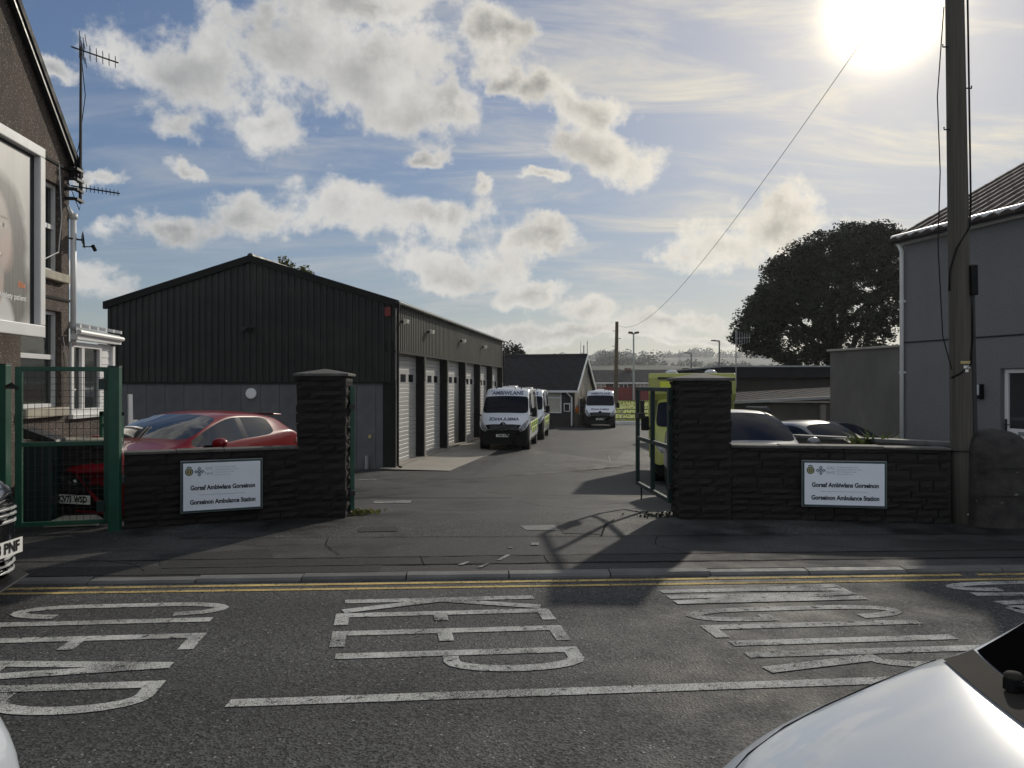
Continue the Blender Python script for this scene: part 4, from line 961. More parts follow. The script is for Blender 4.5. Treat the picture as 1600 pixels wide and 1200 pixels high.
for k in range(6): x = .1 + k * .29; mb.hexa([(x, -.11, 2.66), (x+.05, -.11, 2.66), (x+.05, 2.4, 3.14), (x, 2.4, 3.14), (x, -.11, 2.71), (x+.05, -.11, 2.71), (x+.05, 2.4, 3.18), (x, 2.4, 3.18)])
mb.build('glazing_bar', 'white_plastic', hs)
mb = MB(); mb.box(.02, ll, .13, 2.2, -.3, 2.45); mb.build('porch_core', 'interior_dark', hs)
# billboard on the gable
bbx = -3.55
bil = thing('billboard', 'large white framed billboard with a smiling woman poster on the brown house', 'billboard', (HB0.x, HB0.y, -.1), hrz)
X0, X1, Z0, Z1 = -4.75, -1.36, 2.42, 4.86; fw = .13; yb = -.39
mb = MB(); mb.box(X0, X1, yb+.05, yb+.14, Z1-fw, Z1); mb.box(X0, X1, yb+.05, yb+.14, Z0, Z0+fw*1.2); mb.box(X0, X0+fw, yb+.05, yb+.14, Z0+fw*1.2, Z1-fw); mb.box(X1-fw, X1, yb+.05, yb+.14, Z0+fw*1.2, Z1-fw); mb.build('frame', 'white_paint', bil, bevel=.012)
mb = MB(); mb.box(X0+.05, X1-.05, yb+.13, yb+.17, Z0+.05, Z1-.05); mb.build('back_panel', 'dark_metal', bil)
mb = MB(); px0, px1, pz0, pz1 = X0+fw+.02, X1-fw-.10, Z0+fw*1.2, Z1-fw-.04
mb.quad((px0, yb+.125, pz0), (px1, yb+.125, pz0), (px1, yb+.125, pz1), (px0, yb+.125, pz1)); mb.build('poster', 'poster_print', bil)
mb = MB()
for x in (-4.2, -2.0):
    for z in (2.7, 4.6): mb.box(x, x+.08, yb+.17, -.0, z, z+.08)
mb.build('bracket', 'galvanised', bil)
text_on('lettering', 'Ellie', .10, 'poster_orange', bil, (px1 - .12, yb+.122, pz0 + .47), (1, 0, 0), (0, 0, 1), .002, align='RIGHT')
text_on('lettering', 'Anxiety patient', .098, 'poster_white', bil, (px1 - .10, yb+.122, pz0 + .31), (1, 0, 0), (0, 0, 1), .002, align='RIGHT')
# aerial mast and dish on the house corner
am = thing('aerial_mast', 'tall thin television aerial mast at the corner of the brown house', 'aerial', (HB0.x, HB0.y, 0), hrz)
mx = .04; my = -.14; zt_ = zat(68, 11.2)
mb = MB(); mb.tube([(mx, my, 4.38), (mx + .02, my, zt_)], [.024, .018], 8); mb.build('mast', 'dark_metal', am)
for z in (zat(265, 11.2), zat(281, 11.2), zat(297, 11.2), zat(312, 11.2)):
    mb = MB(); mb.box(mx - .16, mx + .06, my - .03, my + .03, z - .018, z + .018); mb.box(-.14, -.09, my, 0, z - .02, z + .02); mb.build('bracket', 'dark_metal', am)
def yagi(e, o, d, n, sp, el, refl=False, spread=1.0):
    o = Vector(o); d = Vector(d).normalized(); u = Vector((0, 0, 1)); v = d.cross(u).normalized(); mb = MB()
    mb.tube([o - d*.12, o + d*(n*sp)], .011, 6)
    for k in range(n):
        p = o + d*(sp*(k+.5)); l = el*(1 - .3*k/n)
        mb.tube([p - v*l*.3 - u*l*.5, p + v*l*.3 + u*l*.5], .005, 4)
        if spread > 1: mb.tube([p - v*l*.3 + u*l*.5, p + v*l*.3 - u*l*.5], .005, 4)
    if refl:
        for k in range(-3, 4): mb.tube([o + u*.055*k + d*.08*abs(k)*.3 - v*.22, o + u*.055*k + d*.08*abs(k)*.3 + v*.22], .005, 4)
        for k in (-1, 0, 1): mb.tube([o + v*.2*k - u*.2, o + v*.2*k + u*.2], .005, 4)
    return mb.build('aerial', 'galvanised' if False else 'dark_metal', e)
c_, s_ = math.cos(-hrz), math.sin(-hrz)
def wl(x, y, z): return (c_*x - s_*y, s_*x + c_*y, z)     # world direction -> local
yagi(am, (mx, my, zt_ - .05), wl(.62, .3, -.14), 6, .085, .19, True, 2)
yagi(am, (mx, my, zat(290, 11.2)), wl(.62, .3, -.05), 10, .052, .10)
mb = MB(); pts = [(mx + .02, my, zt_ - .1), (mx + .07, my - .04, 6.0), (mx - .01, my + .02, 5.2), (mx - .08, 0.0, 4.7), (mx - .03, my, 4.28), (mx + .05, my, 4.5)]; mb.tube(pts, .006, 5); mb.build('cable', 'black_plastic', am)
sd = thing('satellite_dish', 'dark satellite dish seen edge on beside the white downpipe', 'dish', (HB0.x, HB0.y, 0), hrz)
o = Vector((.16, -.10, zat(374, 11.35)))
mb = MB(); dd = Vector(wl(.84, .52, .12)).normalized(); mb.lathe(o, dd, [(0, .02), (.014, .08), (.03, .125), (.034, .13), (.028, .11)], 18); mb.build('dish', 'dark_metal', sd, smooth=True)
mb = MB(); e1 = o + Vector(wl(.19, .0, -.10)); mb.tube([o + Vector(wl(.02, 0, -.1)), e1], .009, 6); mb.build('arm', 'dark_metal', sd)
mb = MB(); mb.tube([e1 - Vector(wl(.02, 0, -.02)), e1 + Vector(wl(.02, 0, -.06))], .028, 8); mb.build('receiver', 'black_plastic', sd)
mb = MB(); mb.tube([o, (0.0, .02, o.z)], .014, 6); mb.build('wall_arm', 'dark_metal', sd)

# ================================================================ grey house on the right
KA, KB = Vector((8.30, 16.3)), Vector((9.12, 13.3)); krz = wallrot(KA, KB)
gh = thing('grey_house', 'grey rendered house with brown tiled roof behind the utility pole', 'house', (KA.x, KA.y, -.45), krz)
kl = 7.2; kz = zat(372, 16.3) + .45; s_of = lambda px: None
def along(px):    # distance along the wall line seen at a pixel column
    k = (px - 800) / 1200; d = (KB - KA).normalized(); return (KA.x - k * KA.y) / (k * d.y - d.x)
def wd(px): return KA.y + along(px) * (KB - KA).normalized().y
dx0, dx1 = along(1563), along(1563) + .92
dz0, dz1 = .42, zat(576, wd(1570)) + .45
mb = wallface(0, kl, -.3, kz, [(dx0, dx1, dz0, dz1)])
mb.quad((0, 0, -.3), (0, 8, -.3), (0, 8, kz), (0, 0, kz)); mb.quad((kl, 0, -.3), (kl, 8, -.3), (kl, 8, kz), (kl, 0, kz)); mb.quad((0, 8, -.3), (kl, 8, -.3), (kl, 8, kz), (0, 8, kz))
rp = math.tan(R(28)); rr_ = 4.0
for x in (0, kl): mb.add([(x, 0, kz), (x, 8, kz), (x, rr_, kz + rr_*rp)], [(0, 1, 2)])
mb.build('wall', 'grey_render', gh)
mb = MB(); zb_ = zat(537, 16.3) + .45; mb.box(0, kl, -.012, -.002, zb_, zb_ + .03); mb.build('render_joint', 'mortar', gh)
dw = bpy.data.objects.new('door', None); COL.objects.link(dw); dw.parent = gh
mb = MB(); f = .085; mb.box(dx0+.01, dx0+f, .08, .16, dz0, dz1-.01); mb.box(dx1-f, dx1-.01, .08, .16, dz0, dz1-.01); mb.box(dx0+f, dx1-f, .08, .16, dz1-f, dz1-.01); mb.box(dx0+f, dx1-f, .082, .158, dz0+.78, dz0+.95); mb.box(dx0+f, dx1-f, .09, .15, dz0, dz0+.78); mb.build('door_frame', 'white_plastic', dw, bevel=.006)
mb = MB(); mb.box(dx0+f, dx1-f, .12, .13, dz0+.95, dz1-f); mb.build('pane', 'window_glass', dw)
mb = MB(); mb.box(dx0+.045, dx0+.07, .05, .08, dz0+.88, dz0+1.12); mb.tube([(dx0+.057, .05, dz0+1.02), (dx0+.057, .03, dz0+1.02), (dx0+.16, .03, dz0+1.02)], .01, 6); mb.build('handle', 'dark_metal', dw)
mb = MB(); mb.box(dx0+.3, dx0+.58, .07, .082, dz0+.83, dz0+.90); mb.build('letter_plate', 'galvanised', dw)
mb = MB(); mb.quad((dx0, .17, dz0), (dx1, .17, dz0), (dx1, .17, dz1), (dx0, .17, dz1)); mb.build('hall_dark', 'interior_dark', dw)
lx = along(1534); lz = zat(612, wd(1534)) + .45
mb = MB(); mb.box(lx-.06, lx+.06, -.10, -.003, lz-.14, lz+.14); mb.build('wall_lamp', 'black_plastic', gh, bevel=.015)
mb = MB(); mb.box(lx-.05, lx+.04, -.125, -.10, lz-.07, lz+.13); mb.build('lamp_cover', 'lamp_clear', gh, bevel=.01)
mb = MB(); mb.box(-.1, kl, -.10, .02, kz - .16, kz + .02); mb.build('fascia', 'white_plastic', gh)
mb = MB(); mb.tube([(-.12, -.16, kz), (kl, -.16, kz)], .06, 8); mb.build('gutter', 'white_plastic', gh, smooth=True)
mb = MB(); mb.tube([(-.02, -.15, kz - .03), (.03, -.06, kz - .3), (.03, -.06, .0)], .042, 10); mb.build('downpipe', 'white_plastic', gh, smooth=True)
for z in (.9, 2.4, 3.9): MB().box(-.03, .09, -.08, -.003, z, z+.05).build('pipe_clip', 'white_plastic', gh)
mb = MB(); rd = math.hypot(rr_ + .2, (rr_ + .2) * rp); th = math.atan(rp)
for sgn in (0, 1):
    a = -.2 if sgn == 0 else 2*rr_ + .2
    mb.hexa([(-.14, a, kz - .2*rp - .03), (kl, a, kz - .2*rp - .03), (kl, rr_, kz + rr_*rp - .03), (-.14, rr_, kz + rr_*rp - .03), (-.14, a, kz - .2*rp + .03), (kl, a, kz - .2*rp + .03), (kl, rr_, kz + rr_*rp + .03), (-.14, rr_, kz + rr_*rp + .03)])
mb.build('roof_deck', 'felt_roof', gh)
tm = MB(); tm.add([(0, 0, 0), (.14, 0, .03), (.20, 0, .03), (.235, 0, .0), (.30, 0, 0), (0, .40, -.015), (.14, .40, .015), (.20, .40, .015), (.235, .40, -.015), (.30, .40, -.015), (0, 0, -.03), (.30, 0, -.03)],
                  [(0, 1, 6, 5), (1, 2, 7, 6), (2, 3, 8, 7), (3, 4, 9, 8), (10, 11, 4, 3, 2, 1, 0)])
tme = tm.mesh('roof_tile', 'house_tile'); rt = random.Random(5)
for j in range(13):
    f = j * .345
    for i in range(22):
        inst('roof_tile', tme, gh, (-.16 + i * .30 + rt.uniform(-.004, .004), -.24 + f * math.cos(th), kz - .24*rp + .075 + f * math.sin(th) + rt.uniform(0, .006)), (.985, 1, 1.3), (th + R(3), 0, 0))
mb = MB(); mb.tube([(-.16, rr_, kz + rr_*rp + .06), (kl, rr_, kz + rr_*rp + .06)], .12, 8); mb.build('ridge', 'house_tile', gh)
# single storey wing further back on the same line
wr = thing('rear_extension', 'flat topped buff rendered wing left of the white downpipe', 'building', (KA.x, KA.y, -.5), krz)
wz = zat(543, 16.4) + .5
mb = MB(); mb.box(-2.35, -.012, .015, 5, -.3, wz); mb.build('wall', 'buff_render', wr)
mb = MB(); mb.box(-2.42, -.014, -.04, 5, wz, wz + .05); mb.build('coping', 'column_concrete', wr, bevel=.01)
# ================================================================ vehicles
# station: s from the nose, sill half width, mid, belt, z low, mid, belt, rail half width, rail z, centre z, bow (how far the middle runs ahead)
HATCH = [(0.0, 0.4, 0.52, 0.5, 0.26, 0.45, 0.62, 0.4, 0.67, 0.69, 0.16), (0.06, 0.62, 0.7, 0.64, 0.2, 0.45, 0.68, 0.52, 0.74, 0.77, 0.17), (0.3, 0.78, 0.83, 0.77, 0.18, 0.5, 0.77, 0.62, 0.84, 0.89, 0.12), (0.7, 0.81, 0.87, 0.82, 0.18, 0.5, 0.85, 0.67, 0.93, 0.97, 0.08), (0.93, 0.82, 0.87, 0.84, 0.18, 0.5, 0.9, 0.69, 0.985, 1.02, 0.1), (1.04, 0.82, 0.87, 0.82, 0.18, 0.5, 0.915, 0.72, 1.03, 1.07, 0.12), (1.45, 0.82, 0.87, 0.825, 0.18, 0.5, 0.93, 0.695, 1.24, 1.3, 0.13), (1.84, 0.82, 0.87, 0.83, 0.18, 0.5, 0.945, 0.635, 1.4, 1.46, 0.08), (2.04, 0.82, 0.87, 0.83, 0.18, 0.5, 0.96, 0.615, 1.435, 1.49, 0.03), (2.16, 0.82, 0.87, 0.83, 0.18, 0.5, 0.965, 0.61, 1.44, 1.495, 0), (2.28, 0.82, 0.87, 0.83, 0.18, 0.5, 0.97, 0.605, 1.44, 1.495, 0), (2.75, 0.82, 0.87, 0.83, 0.18, 0.5, 0.99, 0.595, 1.42, 1.475, 0), (3.02, 0.82, 0.87, 0.83, 0.18, 0.5, 1.02, 0.585, 1.39, 1.45, 0), (3.32, 0.81, 0.87, 0.825, 0.19, 0.5, 1.06, 0.575, 1.34, 1.41, -0.02), (3.55, 0.8, 0.86, 0.805, 0.2, 0.5, 1.07, 0.575, 1.24, 1.3, -0.05), (3.78, 0.78, 0.84, 0.79, 0.24, 0.5, 0.98, 0.55, 1.03, 1.05, -0.08), (3.92, 0.66, 0.74, 0.68, 0.3, 0.5, 0.84, 0.48, 0.88, 0.9, -0.1), (3.97, 0.5, 0.6, 0.54, 0.34, 0.5, 0.72, 0.4, 0.76, 0.78, -0.12)]
def scale_table(T, L, Wd, H, W0=1.74, H0=1.495):
    L0 = T[-1][0]; a, b, c_ = L / L0, Wd / W0, H / H0
    return [(s*a, w1*b, w2*b, w3*b, z1*c_, z2*c_, z3*c_, w4*b, z4*c_, z5*c_, bw*b) for (s, w1, w2, w3, z1, z2, z3, w4, z4, z5, bw) in T]
def car_rows(st):
    (s, w1, w2, w3, z1, z2, z3, w4, z4, z5, bw) = st
    wl_ = lambda f: (w3 + (w4 - w3)*f, z3 + (z4 - z3)*f)
    half = [(w1*.86, z1), (w1, z1 + .10), (w2, z2), (w3, z3), wl_(.10), wl_(.90), (w4, z4), (w4*.62, z4 + (z5 - z4)*.74), (0, z5)]
    full = [(y, z) for (y, z) in half] + [(-y, z) for (y, z) in half[-2::-1]]
    wm = max(w2, .1)
    return [(-s + bw*(1 - (y/wm)**2), y, z) for (y, z) in full]
class Car: pass
def car_shell(root, T, paint, side, ws, rw_, glassmat='glass', level=2, black_low=None, roofmat=None, pill=9):
    """lofted shell, subdivided once as a whole, then cut into body and panes"""
    nr = 17; vs = []; fs = []; mi = []
    for st in T: vs += car_rows(st)
    for i in range(len(T) - 1):
        for j in range(nr - 1):
            fs.append((i*nr+j, i*nr+j+1, (i+1)*nr+j+1, (i+1)*nr+j)); jj = j if j < 8 else 15 - j; k = 0
            if jj == 4:
                for q, (a, b) in enumerate(side):
                    if a <= i < b: k = 10 + q * 2 + (0 if j < 8 else 1)
            if pill is not None and jj == 4 and i == pill: k = 5
            if ws[0] <= i < ws[1] and jj >= 6: k = 1
            if rw_ and rw_[0] <= i < rw_[1] and jj >= 6: k = 2
            if black_low and jj <= black_low[0] and i < black_low[1]: k = 3
            if roofmat and jj >= 6 and roofmat[0] <= i < roofmat[1]: k = 4
            mi.append(k)
    for i in (0, len(T) - 1):
        for j in range(8): fs.append((i*nr+j, i*nr+j+1, i*nr+15-j, i*nr+16-j)); mi.append(3 if black_low and i == 0 else 0)
    me = bpy.data.meshes.new('shell'); me.from_pydata(vs, [], fs)
    for k in range(30): me.materials.append(M('black_plastic'))
    me.polygons.foreach_set('material_index', mi); me.polygons.foreach_set('use_smooth', [True]*len(fs)); me.update()
    bm = bmesh.new(); bm.from_mesh(me); bmesh.ops.recalc_face_normals(bm, faces=bm.faces)
    cl = bm.edges.layers.float.new('crease_edge')
    for e in bm.edges:
        ks = {f.material_index for f in e.link_faces}
        if len(ks) == 2: e[cl] = .85
    bm.to_mesh(me); bm.free()
    o = bpy.data.objects.new('shell', me); COL.objects.link(o); sm = o.modifiers.new('s', 'SUBSURF'); sm.levels = level; sm.render_levels = level
    dg = bpy.context.evaluated_depsgraph_get(); ev = bpy.data.meshes.new_from_object(o.evaluated_get(dg))
    V = [v.co.copy() for v in ev.vertices]; Fs = {}
    for p in ev.polygons: Fs.setdefault(p.material_index, []).append(tuple(p.vertices))
    bvh = BVHTree.FromPolygons(V, [tuple(p.vertices) for p in ev.polygons])
    bpy.data.objects.remove(o)
    def cut(k, name, mat):
        if k not in Fs: return None
        idx = {}; mb = MB(); v2 = []; f2 = []
        for f in Fs[k]:
            g = []
            for i in f:
                if i not in idx: idx[i] = len(v2); v2.append(V[i])
                g.append(idx[i])
            f2.append(tuple(g))
        mb.add(v2, f2); return mb.build(name, mat, root, smooth=True)
    cut(0, 'body', paint); cut(1, 'windscreen', glassmat); cut(2, 'rear_window', glassmat); cut(3, 'bumper', 'black_plastic'); cut(5, 'door_pillar', 'black_gloss')
    if roofmat: cut(4, 'roof', roofmat[2])
    for k in sorted(Fs):
        if k >= 10: cut(k, 'side_window', glassmat)
    return bvh
DIRS = {'front': (lambda a, b: Vector((3, a, b)), Vector((-1, 0, 0))), 'top': (lambda a, b: Vector((a, b, 4)), Vector((0, 0, -1))),
        'left': (lambda a, b: Vector((a, 3, b)), Vector((0, -1, 0))), 'right': (lambda a, b: Vector((a, -3, b)), Vector((0, 1, 0))), 'rear': (lambda a, b: Vector((-9, a, b)), Vector((1, 0, 0)))}
def hit(bvh, side, a, b, off):
    o, d = DIRS[side]; h = bvh.ray_cast(o(a, b), d)
    return (h[0] - d * off) if h[0] else None
def decal(bvh, side, outline, name, mat, parent, off=.006, rings=3, sub=5, smooth=True):
    n = len(outline); cx = sum(p[0] for p in outline)/n; cy = sum(p[1] for p in outline)/n; ring = []
    for i in range(n):
        a, b = outline[i], outline[(i+1) % n]
        ring += [(a[0]+(b[0]-a[0])*k/sub, a[1]+(b[1]-a[1])*k/sub) for k in range(sub)]
    m = len(ring); vs = []; last = None
    for r_ in range(rings):
        f = 1 - r_/rings
        for p in ring:
            h = hit(bvh, side, cx+(p[0]-cx)*f, cy+(p[1]-cy)*f, off); last = h or last; vs.append(h or last or Vector((0, 0, 0)))
    h = hit(bvh, side, cx, cy, off) or last; vs.append(h)
    dv = DIRS[side][1]; base = len(vs); vs += [v + dv * (off + .012) for v in vs[:m]]
    fs = [(r_*m+i, r_*m+(i+1) % m, (r_+1)*m+(i+1) % m, (r_+1)*m+i) for r_ in range(rings-1) for i in range(m)]
    fs += [((rings-1)*m+i, (rings-1)*m+(i+1) % m, base-1) for i in range(m)] + [(base+i, base+(i+1) % m, (i+1) % m, i) for i in range(m)]
    mb = MB(); mb.add(vs, fs); return mb.build(name, mat, parent, smooth=smooth)
def text_decal(bvh, side, txt, size, c, name, mat, parent, mirror=False, width=None, off=.009, bold=.0, flip=1):
    vs, fs = text_mesh(txt, size, bold); xs_ = [v.x for v in vs]; sx = (width / (max(xs_)-min(xs_))) if width else 1
    out = []
    for v in vs:
        x = v.x * sx * (-1 if mirror else 1)
        if side == 'front': a, b = c[0] + x, c[1] + v.y
        elif side == 'top': a, b = c[0] - v.y * flip, c[1] + x     # seen from the front: x of text -> +y, up -> rearwards
        elif side == 'left': a, b = c[0] - x, c[1] + v.y
        else: a, b = c[0] + x, c[1] + v.y
        out.append(hit(bvh, side, a, b, off) or Vector((0, 0, 1)))
    mb = MB(); mb.add(out, fs); return mb.build(name, mat, parent)
def wheel(root, x, y, r, w, sgn, rim='galvanised'):
    mb = MB(); mb.lathe((x, y, r), (0, sgn, 0), [(-w*.5, r*.62), (-w*.5, r*.9), (-w*.4, r), (w*.3, r), (w*.42, r*.93), (w*.46, r*.66)], 24); t = mb.build('wheel', 'black_rubber', root, smooth=False)
    mb = MB(); mb.lathe((x, y, r), (0, sgn, 0), [(w*.30, r*.66), (w*.40, r*.60), (w*.36, r*.3), (w*.44, r*.12)], 16); mb.build('rim', rim, t)
    mb = MB(); mb.lathe((x, y - sgn*.02, r*1.02), (0, sgn, 0), [(-.2, r*1.15), (w*.5 + .012, r*1.15)], 24); mb.build('wheel_arch', 'black_plastic', root)
def mirror(root, x, y, z, sgn, mat, w=.2, h=.14, arm=.1):
    mb = MB(); a = []
    for (f, k) in ((0, .72), (.35, 1), (.75, .98), (1, .8)):
        xx = x + .12 - .20*f if False else x + .09 - .16*f
        a.append([(xx, sgn*(y + arm + w*.5 + w*.5*k*math.cos(t)) , z + h*.5*k*math.sin(t)) for t in [R(45*i + 22) for i in range(8)]])
    vs = [p for q in a for p in q]; mb.add(vs, [(i*8+j, i*8+(j+1) % 8, (i+1)*8+(j+1) % 8, (i+1)*8+j) for i in range(3) for j in range(8)] + [tuple(range(7, -1, -1)), tuple(range(24, 32))])
    o = mb.build('mirror', mat, root, smooth=True, subsurf=1)
    mb = MB(); mb.tube([(x - .01, sgn*(y - .06), z - h*.35), (x, sgn*(y + arm + .04), z - h*.25)], .022, 6); mb.build('mirror_arm', 'black_plastic', o)
    return o
def box_mirror(root, x, y, z, sgn):
    y0, y1 = sorted((sgn*(y + .05), sgn*(y + .25)))
    o = MB().hexa([(x+.05, y0, z-.18), (x+.05, y1, z-.18), (x-.10, y1, z-.18), (x-.10, y0, z-.18), (x+.03, y0, z+.18), (x+.03, y1, z+.18), (x-.10, y1, z+.18), (x-.10, y0, z+.18)]).build('mirror', 'black_plastic', root, bevel=.03)
    MB().tube([(x-.02, sgn*(y-.08), z-.12), (x-.02, sgn*(y+.08), z-.12)], .035, 6).build('mirror_arm', 'black_plastic', o); return o
def num_plate(root, x, y, z, txt, rot=0.0, w=.52, h=.111, tilt=0.0):
    e = bpy.data.objects.new('number_plate', MB().box(-.006, .0, -w/2, w/2, -h/2, h/2).mesh('number_plate', 'plate_white')); COL.objects.link(e); e.parent = root
    e.location = (x, y, z); e.rotation_euler = (0, tilt, rot)
    text_on('characters', txt, .105, 'letter_black', e, (.0035, 0, 0), (0, 1, 0), (0, 0, 1), .0042, width=w*.84); return e
def std_side(n=3): return [(5, 9), (10, 12), (12, 13)]
# ---- red hatchback behind the left wall
red = thing('parked_car', 'shiny red hatchback parked behind the left stone wall', 'car', (-5.44, 9.80, -.15), math.atan2(-math.sin(R(74)), -math.cos(R(74))))
T = [(s, a, b, c_, d, e, f + (.07 if s < 1.3 else .05), g, h + (.075 if s < 1.1 else .03 if s < 1.5 else 0), k + (.075 if s < 1.1 else .03 if s < 1.5 else 0), w) for (s, a, b, c_, d, e, f, g, h, k, w) in scale_table(HATCH, 3.95, 1.76, 1.47)]; bv = car_shell(red, T, 'car_red', [(5, 9), (10, 12)], (5, 7), (14, 15))
for sg in (1, -1):
    decal(bv, 'front', [(sg*.52, .60), (sg*.74, .70), (sg*.80, .80), (sg*.70, .80), (sg*.50, .70)], 'headlight', 'headlamp', red, .008)
    decal(bv, 'left' if sg > 0 else 'right', [(-3.58, .98), (-3.88, .90), (-3.86, .78), (-3.52, .90)], 'tail_light', 'red_alarm', red)
    mirror(red, -1.26, .84, 1.05, sg, 'car_red', .24, .17); 
    for x in (.76, 3.25): wheel(red, -x, sg*.74, .31, .2, sg)
decal(bv, 'front', [(-.56, .28), (.56, .28), (.50, .52), (.20, .60), (-.20, .60), (-.50, .52)], 'grille', 'black_plastic', red, .010)
mb = MB(); 
for k in range(2): mb.tube([(.205, .055*math.cos(R(24*i)) * (1 - .45*k), .65 + .036*math.sin(R(24*i)) * (1 if k == 0 else .6)) for i in range(16)], .005, 5)
mb.build('badge', 'chrome', red)
num_plate(red, .195, 0, .43, 'CV71 WSD')
mb = MB(); mb.hexa([(-3.40, -.52, 1.40), (-3.62, -.50, 1.38), (-3.62, .50, 1.38), (-3.40, .52, 1.40), (-3.36, -.52, 1.425), (-3.70, -.48, 1.40), (-3.70, .48, 1.40), (-3.36, .52, 1.425)]); o = mb.build('spoiler', 'car_red', red, bevel=.01); o.location.z = -.035
# ---- dark car at the left edge
blk = thing('moving_car', 'black car with white number plate entering at the left edge', 'car', (-3.86, 5.42, .0), R(2))
T = scale_table(HATCH, 4.3, 1.84, 1.84); bv = car_shell(blk, T, 'car_black', [(5, 9), (10, 12)], (5, 7), (14, 15))
for sg in (1, -1):
    decal(bv, 'front', [(sg*.50, .90), (sg*.80, .95), (sg*.83, 1.05), (sg*.66, 1.04), (sg*.48, .96)], 'headlight', 'headlamp', blk, .009)
    for k in range(3): decal(bv, 'front', [(sg*.52, .905+.04*k), (sg*.77, .945+.04*k), (sg*.77, .956+.04*k), (sg*.52, .916+.04*k)], 'lamp_strip', 'black_gloss', blk, .014, rings=1)
    mirror(blk, -1.4, .90, 1.1, sg, 'car_black'); [wheel(blk, -x, sg*.78, .34, .22, sg) for x in (.85, 3.5)]
decal(bv, 'front', [(-.76, .68), (.76, .68), (.78, .79), (.55, .80), (-.55, .80), (-.78, .79)], 'upper_grille', 'black_gloss', blk, .008)
decal(bv, 'front', [(-.74, .27), (.74, .27), (.72, .46), (-.72, .46)], 'lower_grille', 'black_gloss', blk, .008)
def hstrip(z, w, nm, mat, t=.012, off=.02):
    return decal(bv, 'front', [(-w, z-t/2), (-w/2, z-t/2), (0, z-t/2), (w/2, z-t/2), (w, z-t/2), (w, z+t/2), (w/2, z+t/2), (0, z+t/2), (-w/2, z+t/2), (-w, z+t/2)], nm, mat, blk, off, rings=1, sub=4)
for z in (.715, .76): hstrip(z, .74, 'grille_bar', 'galvanised', .010)
hstrip(.66, .80, 'grille_bar', 'galvanised', .012)
for z in (.31, .36, .41): hstrip(z, .72, 'lower_slat', 'galvanised', .010)
mb = MB(); mb.prism([(-.26, -.90, .245), (.09, -.60, .225), (.21, 0, .22), (.09, .60, .225), (-.26, .90, .245), (-.45, .6, .245), (-.45, -.6, .245)], (0, 0, .014)); mb.build('splitter', 'dark_metal', blk, bevel=.004)
num_plate(blk, .245, 0, .54, 'CF63 PNF')
# ---- white car at the lower right, parked on the near side
CITY = [(.00, .34, .42, .40, .26, .42, .56, .30, .60, .62, .05), (.07, .52, .60, .54, .22, .42, .62, .44, .67, .70, .10), (.26, .66, .76, .69, .18, .45, .72, .58, .79, .845, .10), (.42, .72, .80, .75, .18, .45, .79, .63, .855, .905, .11),
        (.58, .76, .82, .78, .18, .5, .84, .66, .905, .955, .13), (.78, .78, .83, .80, .18, .5, .90, .69, .970, 1.015, .15), (.86, .78, .83, .805, .18, .5, .915, .70, .995, 1.03, .15), (.93, .78, .83, .81, .18, .5, .92, .70, 1.005, 1.035, .15),
        (1.25, .78, .83, .81, .18, .5, .94, .64, 1.22, 1.27, .15), (1.62, .78, .83, .81, .18, .5, .96, .57, 1.40, 1.46, .08), (1.9, .78, .83, .81, .18, .5, .97, .55, 1.44, 1.50, 0), (2.05, .78, .83, .81, .18, .5, .98, .55, 1.44, 1.50, 0),
        (2.15, .78, .83, .81, .18, .5, .98, .55, 1.44, 1.50, 0), (2.7, .78, .83, .81, .18, .5, 1.0, .54, 1.42, 1.48, 0), (2.95, .78, .83, .80, .2, .5, 1.02, .53, 1.38, 1.44, 0), (3.15, .78, .82, .79, .22, .5, 1.0, .54, 1.25, 1.30, -.04), (3.42, .74, .80, .75, .25, .5, .90, .52, .97, 1.0, -.06), (3.50, .6, .66, .6, .3, .5, .7, .44, .78, .8, -.08)]
wc = thing('parked_car', 'white car with its bonnet filling the lower right corner', 'car', (.33, 1.35, 0), R(180))
bv = car_shell(wc, CITY, 'car_white', [(7, 10), (12, 13)], (7, 9), (14, 15), level=3, glassmat='screen_glass', pill=None)
# seam between bonnet and wing, scuttle, wipers
for sg in (1, -1):
    pts = [hit(bv, 'top', -x, sg*y, .0015) for (x, y) in ((.08, .36), (.16, .455), (.25, .535), (.36, .595), (.48, .635), (.62, .668), (.80, .70))]
    mb = MB(); mb.tube([p for p in pts if p], .0022, 5); mb.build('bonnet_seam', 'black_plastic', wc)
    decal(bv, 'front', [(sg*.42, .56), (sg*.64, .60), (sg*.66, .72), (sg*.50, .70)], 'headlight', 'headlamp', wc, .008)
    mirror(wc, -1.62, .80, 1.06, sg, 'car_white'); [wheel(wc, -x, sg*.70, .29, .18, sg) for x in (.62, 2.9)]
def band(x0, x1, n, off, nm, mat, w=.67):
    mb = MB(); vs = []
    for i in range(n + 1):
        y = -w + 2*w*i/n; cx = .15*(1 - (y/.83)**2)
        for x in (x0, (x0+x1)/2, x1):
            h = hit(bv, 'top', -(x) + cx, y, off); vs.append(h or Vector((-(x)+cx, y, 1.0)))
    mb.add(vs, [(3*i+k, 3*i+3+k, 3*i+4+k, 3*i+1+k) for i in range(n) for k in (0, 1)]); return mb.build(nm, mat, wc, smooth=True)
band(.855, .935, 24, .006, 'scuttle_panel', 'scuttle'); band(.94, 1.12, 24, .004, 'screen_border', 'screen_edge', .655)
